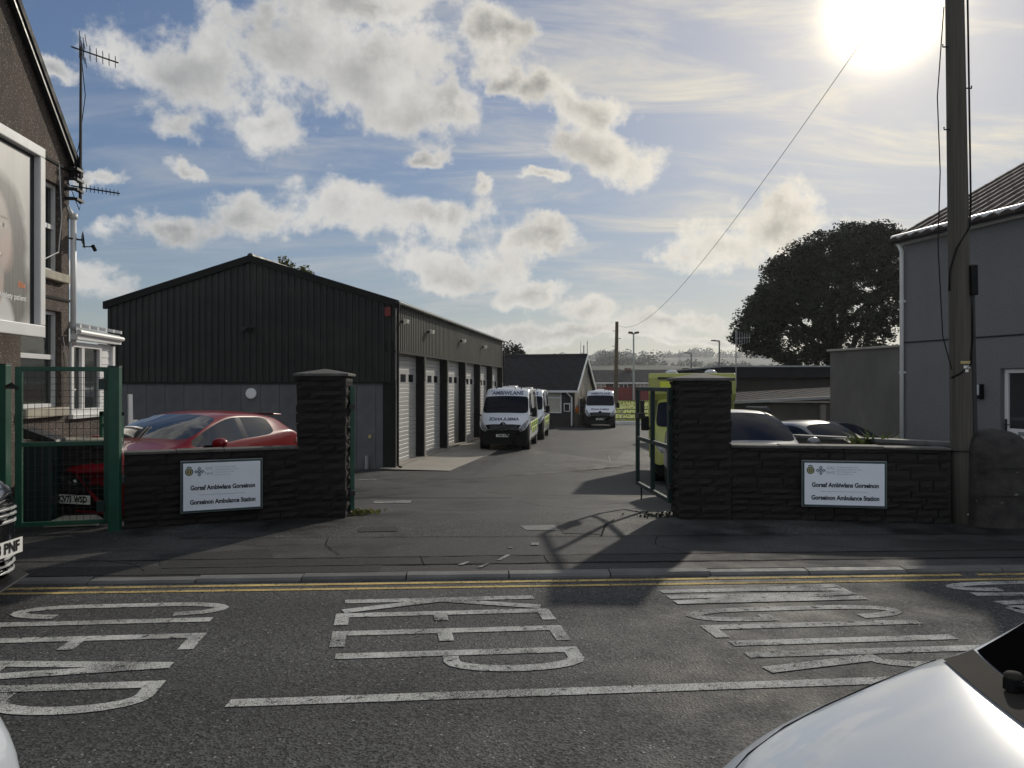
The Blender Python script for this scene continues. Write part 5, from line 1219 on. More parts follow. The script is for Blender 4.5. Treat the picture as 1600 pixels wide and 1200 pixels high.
for (y0, y1) in ((-.38, .16), (.10, .58)):
    mb = MB(); a = hit(bv, 'top', -.90 + .10, y0, .02); b = hit(bv, 'top', -1.02 + .10, y1, .02)
    mb.lathe(a, (0, 0, 1), [(-.01, .022), (.015, .022), (.02, .012)], 10); mb.tube([a, (a + b)/2 + Vector((0, 0, .03)), b], .011, 6); mb.build('wiper', 'black_plastic', wc)
    mb = MB(); mb.lathe(a + Vector((0, 0, .015)), (0, 0, 1), [(0, .020), (.006, .021), (.012, .015), (.014, .0)], 12); mb.build('wiper_cap', 'scuttle', wc, smooth=True)
mb = MB(); mb.lathe((.05, 0, .60), (1, 0, 0), [(0, .05), (.01, .05)], 16); mb.build('badge', 'chrome', wc)
# ---- white car ahead of it, only its tail in view
w2 = thing('parked_car', 'white car whose rear corner shows at the lower left', 'car', (-4.985, 1.11, 0), R(180))
T = scale_table(HATCH, 3.9, 1.72, 1.48); T = [(3.9 - 0 if False else s, *q) for (s, *q) in T]
bv = car_shell(w2, T, 'car_white', [(5, 9), (10, 12)], (5, 7), (14, 15))
for sg in (1, -1): [wheel(w2, -x, sg*.74, .3, .19, sg) for x in (.75, 3.2)]
# ---- silver crossover facing the road behind the right wall
suv = thing('parked_car', 'silver crossover with roof rails parked behind the right stone wall', 'car', (3.78, 11.15, -.31), math.atan2(-1, -.02))
T = scale_table(HATCH, 4.3, 1.84, 1.60); bv = car_shell(suv, T, 'car_silver', [(5, 9), (10, 12)], (5, 7), (14, 15), glassmat='dark_glass')
for sg in (1, -1):
    mirror(suv, -1.30, .86, 1.10, sg, 'car_silver', .24, .18); decal(bv, 'front', [(sg*.5, .72), (sg*.78, .80), (sg*.82, .90), (sg*.52, .82)], 'headlight', 'headlamp', suv)
    [wheel(suv, -x, sg*.77, .34, .22, sg) for x in (.82, 3.5)]
    mb = MB(); mb.tube([(-2.05, sg*.60, 1.56), (-2.15, sg*.60, 1.625), (-3.3, sg*.57, 1.60), (-3.4, sg*.57, 1.53)], .02, 6); mb.build('roof_rail', 'dark_metal', suv)
decal(bv, 'front', [(-.5, .45), (.5, .45), (.55, .72), (-.55, .72)], 'grille', 'black_plastic', suv, .01)
mb = MB(); mb.box(-1.75, -1.62, -.06, .06, 1.30, 1.40); mb.build('screen_sensor', 'black_plastic', suv)
num_plate(suv, .20, 0, .50, 'CP17 LJX') if False else None
# ---- grey hatchback further back by the house
gc_ = thing('parked_car', 'light grey hatchback parked before the buff rendered wing', 'car', (6.78, 13.3, -.45), math.atan2(-.95, .30))
T = scale_table(HATCH, 4.0, 1.76, 1.46); bv = car_shell(gc_, T, 'car_grey', [(5, 9), (10, 12)], (5, 7), (14, 15), glassmat='dark_glass')
for sg in (1, -1):
    mirror(gc_, -1.22, .82, 1.0, sg, 'car_grey'); decal(bv, 'front', [(sg*.5, .62), (sg*.74, .70), (sg*.78, .80), (sg*.52, .72)], 'headlight', 'headlamp', gc_); [wheel(gc_, -x, sg*.73, .31, .2, sg) for x in (.78, 3.25)]

# ---- white vans
VAN = [(0.0, 0.6, 0.74, 0.72, 0.28, 0.5, 0.78, 0.62, 0.86, 0.9, 0.14), (0.08, 0.86, 0.93, 0.88, 0.22, 0.52, 0.86, 0.72, 0.98, 1.03, 0.15), (0.32, 0.96, 1.0, 0.97, 0.2, 0.6, 1.02, 0.8, 1.14, 1.19, 0.12), (0.62, 1.0, 1.03, 1.01, 0.2, 0.6, 1.16, 0.86, 1.29, 1.33, 0.1), (0.8, 1.0, 1.035, 1.015, 0.2, 0.6, 1.24, 0.945, 1.4, 1.43, 0.12), (0.86, 1.0, 1.035, 1.02, 0.2, 0.6, 1.26, 0.955, 1.45, 1.48, 0.12), (1.16, 1.0, 1.035, 1.02, 0.2, 0.6, 1.32, 0.925, 1.76, 1.79, 0.12), (1.46, 1.0, 1.035, 1.02, 0.2, 0.6, 1.36, 0.895, 2.04, 2.08, 0.12), (1.56, 1.0, 1.035, 1.02, 0.2, 0.6, 1.36, 0.895, 2.12, 2.16, 0.12), (1.8, 1.0, 1.035, 1.02, 0.2, 0.6, 1.36, 0.87, 2.34, 2.4, 0.1), (2.02, 1.0, 1.035, 1.02, 0.2, 0.6, 1.36, 0.89, 2.43, 2.5, 0.04), (2.14, 1.0, 1.035, 1.02, 0.2, 0.6, 1.36, 0.9, 2.44, 2.51, 0), (2.24, 1.0, 1.035, 1.02, 0.2, 0.6, 1.36, 0.9, 2.44, 2.51, 0), (3.4, 1.0, 1.035, 1.02, 0.2, 0.6, 1.36, 0.91, 2.44, 2.52, 0), (3.55, 1.0, 1.035, 1.02, 0.2, 0.6, 1.36, 0.91, 2.44, 2.52, 0), (4.9, 1.0, 1.035, 1.02, 0.2, 0.6, 1.36, 0.91, 2.44, 2.52, 0), (5.42, 1.0, 1.03, 1.01, 0.22, 0.6, 1.36, 0.9, 2.42, 2.5, 0), (5.52, 0.97, 1.0, 0.98, 0.26, 0.6, 1.36, 0.87, 2.38, 2.45, 0), (5.55, 0.9, 0.93, 0.9, 0.3, 0.6, 1.3, 0.83, 2.3, 2.36, 0)]
def make_van(label, loc, rotz, plate, group):
    v = thing('ambulance_van', label, 'van', loc, rotz, group)
    bv = car_shell(v, VAN, 'van_white', [(6, 9), (9, 11), (13, 15)], (5, 8), None, black_low=(2, 3), glassmat='van_glass', pill=None)
    decal(bv, 'front', [(-.60, .86), (.60, .86), (.72, 1.03), (.40, 1.06), (-.40, 1.06), (-.72, 1.03)], 'grille', 'black_plastic', v, .012)
    mb = MB(); rg = random.Random(4)
    for r_, z in enumerate((.885, .925, .965, 1.005)):
        for k in range(9):
            y = -.48 + .12*k + (.06 if r_ % 2 else 0); h = hit(bv, 'front', y, z, .018)
            if h and abs(y) < .56: mb.box(h.x-.004, h.x+.008, y-.028, y+.028, z-.007, z+.007)
    mb.build('grille_insert', 'galvanised', v)
    mb = MB(); pts = [hit(bv, 'front', y, .845 + .0*abs(y), .022) for y in (-.62, -.4, -.2, 0, .2, .4, .62)]; mb.tube(pts, .009, 5); mb.build('grille_trim', 'galvanised', v)
    for sg in (1, -1):
        decal(bv, 'front', [(sg*.60, .85), (sg*.74, .80), (sg*.90, .92), (sg*.97, 1.22), (sg*.90, 1.20), (sg*.78, 1.06)], 'headlight', 'headlamp', v, .016)
        o = box_mirror(v, -1.0, 1.02, 1.50, sg)
        side = 'left' if sg > 0 else 'right'
        for (x) in (1.0, 4.55): wheel(v, -x, sg*.90, .35, .22, sg)
        x = .52; k = 0
        while x < 5.3:                                    # two rows of reflective squares
            for r_ in range(2):
                m_ = 'batt_yellow' if (k + r_) % 2 == 0 else 'batt_green'; z0, z1 = (.62, .86) if r_ == 0 else (.865, 1.10)
                if x < .62 and m_ == 'batt_green': continue
                if abs(x + .25 - 1.0) < .45 and r_ == 0 or abs(x + .25 - 4.55) < .45 and r_ == 0: continue
                decal(bv, side, [(-x, z0), (-x-.52, z0), (-x-.52, z1), (-x, z1)], 'reflective_square', m_, v, .006, rings=2, sub=3)
            x += .525; k += 1
        decal(bv, side, [(-1.6, .30), (-3.95, .30), (-3.95, .44), (-1.6, .44)], 'side_moulding', 'black_plastic', v, .012, sub=3)
        mb = MB(); mb.box(-2.1, -2.0, sg*1.03 - .02, sg*1.03 + .03, 1.14, 1.18); mb.build('door_handle', 'black_plastic', v)
        mb = MB(); h = hit(bv, side, -2.08, 2.22, .01); mb.lathe(h, (0, sg, 0), [(0, .03), (.02, .02)], 8); mb.build('side_lamp', 'black_plastic', v)
    h = hit(bv, 'front', 0, 1.035, .02)
    mb = MB(); mb.lathe((h.x - .05, 0, 1.03), (1, 0, 0), [(0, .12), (.055, .12)], 20); mb.build('badge_mount', 'black_plastic', v)
    mb = MB(); mb.tube([(h.x + .012, .055*a, 1.03 + .085*b) for (a, b) in ((0, 1), (1, 0), (0, -1), (-1, 0), (0, 1))], .014, 4); mb.build('badge', 'chrome', v)
    text_decal(bv, 'front', 'AMBIWLANS', .20, (.02, 2.27), 'roof_lettering', 'letter_blue', v, width=1.30, bold=.006)
    h = hit(bv, 'front', -.66, 2.34, .01)
    mb = MB(); mb.tube([(h.x + .01, -.70, 2.28), (h.x, -.66, 2.38), (h.x + .01, -.62, 2.28)], .012, 4); mb.build('roof_emblem', 'letter_blue', v)
    text_decal(bv, 'front', 'AMBULANCE', .15, (0, 1.245), 'bonnet_lettering', 'letter_blue', v, mirror=True, width=1.2, bold=.006)
    num_plate(v, (hit(bv, 'front', 0, .62, .016) or Vector((.15, 0, 0))).x + .06, 0, .62, plate)
    mb = MB(); mb.hexa([(-2.3, -.3, 2.50), (-2.9, -.3, 2.51), (-2.9, .3, 2.51), (-2.3, .3, 2.50), (-2.36, -.26, 2.56), (-2.84, -.26, 2.56), (-2.84, .26, 2.56), (-2.36, .26, 2.56)]); mb.build('roof_hatch', 'white_plastic', v, bevel=.01)
    mb = MB(); mb.box(-4.2, -3.9, -.2, .2, 2.51, 2.58); mb.build('roof_vent', 'white_plastic', v, bevel=.015)
    for y in (-.5, .3, .55):
        mb = MB(); hh = hit(bv, 'top', -1.98, y, 0); mb.lathe(hh, (0, 0, 1), [(-.01, .03), (.04, .025)], 8); mb.build('marker_lamp', 'black_plastic', v)
    mb = MB(); a = hit(bv, 'top', -.98, -.2, .01); b = hit(bv, 'top', -.99, .55, .01); mb.tube([a, b], .012, 5); a = hit(bv, 'top', -.98, -.7, .01); b = hit(bv, 'top', -.99, .0, .012); mb.tube([a, b], .012, 5); mb.build('wiper', 'black_plastic', v)
    return v
VG = 'white ambulance vans in the yard'
def vrot(deg): return R(-90 + deg)
make_van('white ambulance van parked nearest, beside the garage doors', (-.36, 30.3, zg(31.5)), vrot(-6), 'CN66 AXV', VG)
make_van('white ambulance van half hidden behind the nearest van', (.50, 37.2, zg(38.5)), vrot(-6), 'CN66 AXW', VG)
make_van('white ambulance van parked farthest, right of the tiled office', (5.78, 50.4, zg(51.5)), vrot(-7), 'CN66 AYA', VG)
# ---- yellow box ambulance behind the right pillar
ya = thing('box_ambulance', 'lime yellow box ambulance behind the right gate pillar', 'ambulance', (4.32, 18.2, zg(19)), R(-90 - 11))
CAB = [st for st in scale_table(VAN, 5.55, 2.0, 2.3, 2.07, 2.52)][:11]
bv = car_shell(ya, CAB, 'amb_yellow', [(6, 9), (9, 10)], (5, 8), None, black_low=(1, 2), glassmat='van_glass', pill=None)
mb = MB(); hw = 1.09; zt_ = zat(583, 19.2) - zg(19)
pr = [(-1.62, 1.98), (-1.50, 2.16), (-1.50, zt_ - .12), (-1.60, zt_), (-6.1, zt_), (-6.2, zt_ - .1), (-6.2, .45), (-2.1, .45), (-2.1, 1.98)]
mb.prism([(x, -hw, z) for (x, z) in pr], (0, 2*hw, 0)); mb.build('box_body', 'amb_yellow', ya, bevel=.03)
mb = MB(); mb.box(-1.49, -1.46, -.80, .80, 2.24, zt_ - .22); mb.build('light_bar', 'batt_yellow', ya, bevel=.015)
mb = MB(); mb.box(-1.485, -1.475, -.86, .86, zt_ - .16, zt_ - .10); mb.build('roof_trim', 'dark_metal', ya)
for k in (-1, 1):
    mb = MB(); mb.lathe((-2.0, k*.5, zt_), (0, 0, 1), [(0, .16), (.05, .15), (.09, .08), (.1, 0)], 12); mb.build('roof_beacon', 'lamp_clear', ya, smooth=True)
    o = box_mirror(ya, -1.0, 1.02, 1.42, k)
    [wheel(ya, -x, k*.88, .36, .24, k) for x in (1.0, 4.8)]
    decal(bv, 'front', [(k*.62, .80), (k*.76, .76), (k*.90, .90), (k*.92, 1.06), (k*.72, .95)], 'headlight', 'headlamp', ya, .014)
    for j in range(5):
        for r_ in range(2): MB().box(-2.15 - j*.8, -2.93 - j*.8, k*hw - .004*(1 if k < 0 else -1) - .004, k*hw + .008*k, .9 + r_*.5, 1.39 + r_*.5).build('reflective_square', 'batt_yellow' if (j + r_) % 2 else 'batt_green', ya)
decal(bv, 'front', [(-.60, .80), (.60, .80), (.66, .95), (-.66, .95)], 'grille', 'black_plastic', ya, .012)
# ================================================================ utility pole and wire
PB = Vector((5.46, 9.30, 0)); PT = Vector((5.33, 9.32, 9.2))
po = thing('utility_pole', 'weathered wooden utility pole at the right end of the wall', 'pole', (PB.x, PB.y, 0))
dl = PT - PB
mb = MB(); mb.tube([Vector((0, 0, -.2)) + dl * 0] + [dl * f for f in (.08, .2, .35, .5, .7, .85, 1)], [.128, .126, .122, .117, .111, .103, .097, .09], 20); mb.build('shaft', 'wood_weathered', po, smooth=True)
def onp(z, dx, dy): f = z / 9.2; return dl * f + Vector((dx, dy, 0))
mb = MB(); mb.hexa([onp(.05, .10, -.085), onp(.05, .155, -.085), onp(.05, .155, -.02), onp(.05, .10, -.02), onp(3.0, .095, -.08), onp(3.0, .145, -.08), onp(3.0, .145, -.02), onp(3.0, .095, -.02)]); mb.build('cable_guard', 'dark_metal', po, bevel=.008)
mb = MB(); z0 = zat(463, 9.3); z1 = zat(416, 9.3); mb.hexa([onp(z0, .07, -.14), onp(z0, .15, -.14), onp(z0, .15, -.05), onp(z0, .07, -.05), onp(z1, .07, -.14), onp(z1, .15, -.14), onp(z1, .15, -.05), onp(z1, .07, -.05)]); mb.build('junction_box', 'black_plastic', po, bevel=.01)
mb = MB()
def wrap(z, a, r=.135): return onp(z, math.cos(a) * r, math.sin(a) * r)
mb.tube([wrap(8.6, R(-40)), wrap(5.4, R(-30)), wrap(3.9, R(-30)), wrap(3.6, R(-60)), wrap(3.35, R(-130)), wrap(3.1, R(-165)), wrap(2.85, R(-172))], .011, 6)
mb.tube([wrap(2.85, R(-30)), wrap(2.3, R(-40)), wrap(1.95, R(-70)), wrap(1.85, R(-120)), wrap(1.80, R(-165))], .011, 6)
mb.tube([wrap(6.3, R(-178)), onp(5.2, -.24, -.02), onp(4.3, -.22, -.02), onp(3.4, -.26, -.02), onp(2.3, -.22, -.02), onp(1.9, -.135, -.05)], .007, 5); mb.build('cable', 'black_plastic', po, smooth=True)
for z in (7.6, 7.0, 6.4, 5.8, 5.3, 4.8):
    s = 1 if int(z*10) % 2 else -1; mb = MB(); mb.tube([onp(z, s*.09, -.03), onp(z, s*.17, -.03), onp(z + .03, s*.17, -.03)], .009, 6); mb.build('step_bolt', 'dark_metal', po)
z = zat(567, 9.3)
mb = MB(); mb.box(*(lambda p: (p.x-.07, p.x+.05, p.y-.128, p.y-.1235, z-.016, z+.016))(onp(z, 0, 0))); mb.build('label_plate', 'crest_gold', po)
for k, (w_, zz, tx) in enumerate(((.035, z-.055, 'DP'), (.018, z-.10, '7'))):
    mb = MB(); p = onp(zz, 0, 0); mb.box(p.x-w_, p.x+w_, p.y-.132, p.y-.1265, zz-.016, zz+.016); mb.build('label_plate', 'plate_white', po); text_on('characters', tx, .028, 'letter_black', po, (p.x, p.y-.1335, zz), (1, 0, 0), (0, 0, 1))
mb = MB(); mb.box(-.02, .04, -.131, -.125, .16, .175); mb.build('reflector', 'plate_white', po)
mb = MB(); zz = zat(705, 9.2); mb.tube([wrap(zz, R(a), .139) for a in range(0, 361, 24)], .012, 6); mb.build('strap', 'dark_metal', po)
fp = thing('far_pole', 'dark wooden pole with step bolts rising behind the farthest van', 'pole', (xat(962, 75), 75, -1.9))
zt_ = zat(503, 75) + 1.9
mb = MB(); mb.tube([(0, 0, -.2), (0.05, 0, zt_*.5), (.12, 0, zt_)], [.24, .2, .16], 10); mb.build('shaft', 'wood_pole', fp)
for k in range(8): s = 1 if k % 2 else -1; mb = MB(); z = zt_ - .9 - k*.75; mb.tube([(.1, 0, z), (.1 + s*.42, 0, z)], .03, 5); mb.build('step_bolt', 'dark_metal', fp)
w_ = MB(); a = Vector((5.36, 9.35, 7.5)); b = Vector((xat(963, 75) + .12, 75, zat(508, 75))); pts = []
for i in range(41): f = i/40; p = a + (b - a)*f; p.z -= 4*f*(1-f)*1.86; pts.append(p)
w_.tube(pts, [.005 + .010*i/40 for i in range(41)], 5)
tag(w_.build('overhead_wire', 'dark_metal'), 'overhead wire from near pole across the sky to the far pole', 'wire')
# round-headed stone gatepost at the right edge
gp = thing('stone_gatepost', 'broad round-topped stone gatepost at the right edge beside the utility pole', 'gatepost', (xat(1568, 9.0), 8.86, 0), R(-6))
mb = MB(); n = 28
prof = [(.36, -.1), (.355, .3), (.35, .7), (.345, .93), (.335, 1.0), (.30, 1.08), (.22, 1.145), (.12, 1.175), (0.001, 1.18)]
vs = []; rg = random.Random(9)
for (r_, z) in prof:
    for j in range(n):
        a = 2*math.pi*j/n; ca, sa = math.cos(a), math.sin(a); sq = 1/max(abs(ca), abs(sa))**.55; rr2 = r_*sq*(1 + rg.uniform(-.012, .012)); vs.append((rr2*ca, .12 + rr2*sa*.9 + .3, z + rg.uniform(-.006, .006)))
mb.add(vs, [(i*n+j, i*n+(j+1) % n, (i+1)*n+(j+1) % n, (i+1)*n+j) for i in range(len(prof)-1) for j in range(n)]); mb.build('shaft', 'gatepost_stone', gp, smooth=True, subsurf=1)
for z in (.42, .74):
    mb = MB(); mb.box(-.375, .375, .08, .10, z, z+.006); mb.build('joint', 'mortar', gp)
for (x, y, r_, lb) in ((0, 0, .07, 'larger loose grey stone at the foot of the utility pole'), (.15, .05, .05, 'smaller loose stone between utility pole and round-topped gatepost')):
    bm = bmesh.new(); bmesh.ops.create_icosphere(bm, subdivisions=2, radius=r_)
    for v in bm.verts: v.co *= rg.uniform(.8, 1.2); v.co.z = v.co.z*.7 + .03
    me = bpy.data.meshes.new('loose_stone'); bm.to_mesh(me); bm.free(); me.materials.append(M('coping_stone'))
    tag(inst('loose_stone', me, None, (5.66 + x, 9.16 + y, .04)), lb, 'stone', 'loose stones by the pole')
# side wall between the yard and the grey house
sa, sb = Vector((5.55, 9.55)), Vector((5.12, 14.3)); sl2 = (sb - sa).length; srz2 = wallrot(sb, sa)
sw = thing('side_wall', 'low rendered wall with pale concrete coping behind the right stone wall', 'wall', (sb.x, sb.y, -.6), srz2)
n = 8
for k in range(n):
    x0, x1 = sl2*k/n, sl2*(k+1)/n; z0, z1 = [1.33 + (1.54 - 1.33)*f/n for f in (k, k+1)]
    mb = MB(); mb.hexa([(x0, 0, -.3), (x1, 0, -.3), (x1, .2, -.3), (x0, .2, -.3), (x0, 0, z0), (x1, 0, z1), (x1, .2, z1), (x0, .2, z0)]); mb.build('wall_section', 'buff_render', sw)
    mb = MB(); mb.hexa([(x0+.004, -.04, z0), (x1-.004, -.04, z1), (x1-.004, .24, z1), (x0+.004, .24, z0), (x0+.004, -.04, z0+.06), (x1-.004, -.04, z1+.06), (x1-.004, .24, z1+.06), (x0+.004, .24, z0+.06)]); mb.build('coping', 'kerb_concrete', sw, bevel=.01)
# ---- foliage
def leaves(n, pts, size, rnd, up=.3):
    mb = MB(); vs = []; fs = []
    for (c, r_) in pts:
        for _ in range(n):
            d = Vector((rnd.gauss(0, 1), rnd.gauss(0, 1), rnd.gauss(0, 1))).normalized() * (r_ * rnd.random()**.45); d.z *= .75
            p = c + d; u = Vector((rnd.gauss(0, 1), rnd.gauss(0, 1), rnd.gauss(0, .6))).normalized(); v = u.cross(Vector((rnd.gauss(0, 1), rnd.gauss(0, 1), rnd.gauss(0, 1)))).normalized(); s = size * rnd.uniform(.6, 1.3); o = len(vs)
            vs += [p - u*s, p - v*s*.5, p + u*s, p + v*s*.5]; fs.append((o, o+1, o+2, o+3))
    mb.add(vs, fs); return mb
def tree(label, base, h, crown, seed, leafm, n_cl, n_leaf, size, clr, trunk=.3, group=None, limbs=7, name='broadleaf_tree'):
    """crown: list of (dx, dy, z, rx, ry, rz) lobes relative to the base"""
    rnd = random.Random(seed); e = thing(name, label, 'tree', base, 0, group); pts = []; lt = MB()
    ztop = max(c_[2] for c_ in crown)
    for (cx, cy, cz, rx, ry, rz_) in crown:
        for _ in range(n_cl):
            d = Vector((rnd.gauss(0, 1), rnd.gauss(0, 1), rnd.gauss(0, 1))).normalized() * (.55 + .45*rnd.random()); pts.append((Vector((cx + d.x*rx, cy + d.y*ry, cz + d.z*rz_)), clr*rnd.uniform(.6, 1.3)))
    leaves(n_leaf, pts, size, rnd).build('crown', leafm, e)
    lt.tube([(0, 0, -.4), (.05, 0, h*.25), (-.05, .05, h*.5), (.05, 0, h*.72)], [trunk*1.25, trunk, trunk*.75, trunk*.4], 9)
    for k in range(limbs):
        c_ = crown[k % len(crown)]; z0 = h*rnd.uniform(.22, .55); q = Vector((c_[0] + rnd.uniform(-.6, .6)*c_[3], c_[1] + rnd.uniform(-.6, .6)*c_[4], c_[2] + rnd.uniform(-.3, .5)*c_[5])); s0 = Vector((0, 0, z0))
        lt.tube([s0, s0 + (q - s0)*.45 + Vector((0, 0, .3)), q], [trunk*.5, trunk*.3, trunk*.08], 6)
    lt.build('trunk', 'bark', e); return e
bx = xat(1300, 50); zb = -2.5
def lob(px, py, rx, ry_, dy=0, d=50): p = at(px, py, d); return (p.x - bx, dy, p.z - zb, rx*d/1200, min(rx, 60)*d/1200*1.0, ry_*d/1200)
tree('large dark leafy tree standing behind the grey house', (bx, 50, zb), 14, [lob(1325, 400, 75, 48), lob(1280, 425, 55, 45, 1), lob(1370, 410, 50, 50, -1), lob(1230, 470, 50, 40), lob(1300, 490, 70, 50, -1.5), lob(1185, 520, 42, 36), lob(1245, 540, 60, 36, 1), lob(1330, 545, 70, 36), lob(1390, 470, 45, 60), lob(1285, 392, 55, 34, -.5), lob(1240, 430, 42, 34, .5), lob(1350, 375, 50, 26), lob(1205, 480, 40, 32), lob(1290, 455, 60, 40)],
     3, 'leaf_dark', 66, 130, .105, .60, .45, limbs=16)
bx = xat(450, 60); zb = -2
tree('tree top with thin yellowing leaves above the garage roof', (bx, 60, zb), 13, [(lob(440, 428, 26, 22, 0, 60)), lob(470, 436, 26, 18, 0, 60), lob(455, 455, 40, 28, 0, 60)], 8, 'leaf_autumn', 26, 45, .13, .5, .22, limbs=8)
bx = xat(798, 80); zb = -2.5
tree('small loose tree rising behind the tiled office', (bx, 80, zb), 8.6, [lob(800, 552, 16, 17, 0, 80), lob(790, 565, 16, 14, 0, 80), lob(808, 562, 12, 14, 0, 80)], 12, 'leaf_far', 22, 40, .15, .55, .2, limbs=6)
def tuft(label, loc, n, h, spread, leafm, seed, nm='weed_tuft', cat='weeds', wd=.02, group=None):
    e = thing(nm, label, cat, loc, 0, group); rnd = random.Random(seed); mb = MB()
    for _ in range(n):
        a = rnd.uniform(0, 6.28); o = Vector((rnd.gauss(0, spread), rnd.gauss(0, spread*.5), 0)); d = Vector((math.cos(a), math.sin(a), 0)); hh = h*rnd.uniform(.4, 1.1); s = Vector((-d.y, d.x, 0))*wd*rnd.uniform(.6, 1.3)
        m1 = o + d*hh*.3 + Vector((0, 0, hh*.6)); t_ = o + d*hh*.75 + Vector((0, 0, hh*rnd.uniform(.6, 1)))
        mb.add([o - s*.4, o + s*.4, m1 + s, t_, m1 - s], [(0, 1, 2, 4), (4, 2, 3)])
    mb.build('leaves', leafm, e); return e
p = yp(565, 802); tuft('low yellow-green weeds at the foot of the left gate pillar', (p[0], p[1], zg(p[1])), 90, .07, .12, 'weed_leaf', 3)
p = yp(548, 806); tuft('dry brown weeds against the left gate pillar base', (p[0]+.05, p[1]+.1, zg(p[1])), 60, .06, .10, 'leaf_autumn', 4)
p = yp(1030, 806); tuft('dark moss and weeds before the right gate pillar', (p[0], p[1], zg(p[1])), 80, .05, .2, 'leaf_dark', 5)
e = tuft('small green shrub peeping over the pale coped side wall', (xat(1360, 11.6), 11.6, .60), 150, .46, .12, 'shrub_leaf', 6, 'small_shrub', 'shrub', .035)
# ================================================================ right background
fb_ = thing('flat_roof_building', 'long dark flat roofed building below the large tree', 'building', (xat(1135, 32), 32, -1))
zt_ = zat(574, 32) + 1; wl2 = 9.5
mb = MB(); mb.box(0, wl2, 0, 9, -.4, zt_ - .45); mb.build('wall', 'brown_wall', fb_)
mb = MB(); mb.box(-.15, wl2 + .15, -.25, 9.2, zt_ - .45, zt_); mb.build('fascia', 'felt_roof', fb_, bevel=.02)
mb = MB(); mb.box(-.18, wl2 + .18, -.29, 9.24, zt_, zt_ + .06); mb.build('roof_edge', 'galvanised', fb_)
sh = thing('lean_to_shed', 'low rendered shed with pale sheet roof behind the silver crossover', 'shed', (xat(1140, 22), 22.0, -.75), R(2))
mb = MB(); mb.box(0, 4.2, 0, 3, -.3, zat(632, 22) + .75); mb.build('wall', 'buff_render', sh)
z0 = zat(630, 22) + .75
mb = MB()
for k in range(16):
    x0 = -.2 + k*.29; mb.hexa([(x0, -.25, z0 + .015*k), (x0+.27, -.25, z0 + .015*(k+1)), (x0+.27, 3.2, z0 + .18 + .015*k), (x0, 3.2, z0 + .18 + .015*k), (x0, -.25, z0 + .03 + .015*k), (x0+.27, -.25, z0 + .03 + .015*(k+1)), (x0+.27, 3.2, z0 + .21 + .015*k), (x0, 3.2, z0 + .21 + .015*k)])
mb.build('roof', 'felt_roof', sh); MB().hexa([(-.22, -.29, z0 - .03), (4.45, -.29, z0 + .20), (4.45, -.255, z0 + .20), (-.22, -.255, z0 - .03), (-.22, -.29, z0 + .05), (4.45, -.29, z0 + .28), (4.45, -.255, z0 + .28), (-.22, -.255, z0 + .05)]).build('roof_edge', 'sheet_roof', sh)
mb = MB(); mb.box(2.6, 2.75, -.12, -.01, .0, z0 - .05); mb.box(3.1, 4.3, -.5, -.02, z0 - .45, z0 - .38); mb.build('shed_trim', 'column_concrete', sh)
ta = thing('roof_aerial', 'thin television aerial on a pole before the large tree', 'aerial', (xat(1150, 31.5), 31.5, zat(576, 31.5)))
mb = MB(); zz = zat(516, 31.5) - zat(576, 31.5); mb.tube([(0, 0, -.8), (0, 0, zz)], .022, 6); mb.build('mast', 'galvanised', ta)
mb = MB(); mb.tube([(-.05, 0, zz - .35), (.6, 0, zz - .3)], .014, 5)
for k in range(6): mb.tube([(.05 + k*.1, 0, zz - .62 + .02*k), (.05 + k*.1, 0, zz - .05 - .02*k)], .010, 4)
mb.build('aerial', 'galvanised', ta)
# ================================================================ far end of the yard
mb = MB(); nx_, ny_ = 24, 10; vs = []
for j in range(ny_+1):
    for i in range(nx_+1): y = 58 + 29*j/ny_; vs.append((-8 + 34*i/nx_, y, -.92 + (y - 58)*.0285 + .02*math.sin(i*1.7+j)))
mb.add(vs, [(j*(nx_+1)+i, j*(nx_+1)+i+1, (j+1)*(nx_+1)+i+1, (j+1)*(nx_+1)+i) for j in range(ny_) for i in range(nx_)])
mb.quad((-8, 58, -.92), (26, 58, -.92), (26, 57.9, -1.6), (-8, 57.9, -1.6))
tag(mb.build('grass_bank', 'grass_bank'), 'sunlit yellow-green grass beyond the yard', None, None, 'structure')
rnd = random.Random(21); mb = MB(); vs = []; fs = []
for _ in range(9000):
    x, y = rnd.uniform(3, 20), rnd.uniform(58.1, 86); z = -.92 + (y - 58)*.0285; h = rnd.uniform(.05, .14); o = len(vs); a = rnd.uniform(0, 3.14); dx, dy = math.cos(a)*.03, math.sin(a)*.03
    vs += [(x-dx, y-dy, z), (x+dx, y+dy, z), (x + rnd.uniform(-.05, .05), y, z+h)]; fs.append((o, o+1, o+2))
mb.add(vs, fs); tag(mb.build('grass', 'weed_leaf'), 'short grass blades on the bank beyond the yard', 'grass', None, 'stuff')
rf = thing('rail_fence', 'dark tubular rail fence between yard and grass', 'fence', (5.0, 57.2, zg(57)))
for k in range(9): mb = MB(); mb.tube([(k*1.6, 0, -.1), (k*1.6, 0, 1.15)], .04, 6); mb.build('post', 'galvanised', rf)
for z in (.42, .78, 1.1): mb = MB(); mb.tube([(0, 0, z), (12.8, 0, z)], .035, 6); mb.build('rail', 'dark_metal', rf)
lk = thing('low_barrier', 'pale low concrete barrier below the rail fence', 'barrier', (5.0, 56.6, zg(57)))
for k in range(6): mb = MB(); mb.box(k*2.1, k*2.1 + 2.0, 0, .25, -.1, .26); mb.build('barrier_block', 'white_paint' if k < 3 else 'kerb_concrete', lk, bevel=.04)
hz = thing('red_hoarding', 'long dark red boarded fence along the far side of the grass', 'fence', (-6, 87.2, -.3))
pm_ = MB(); pm_.box(.01, .79, 0, .05, -.3, 1.68); pm2 = pm_.mesh('board', 'red_hoarding')
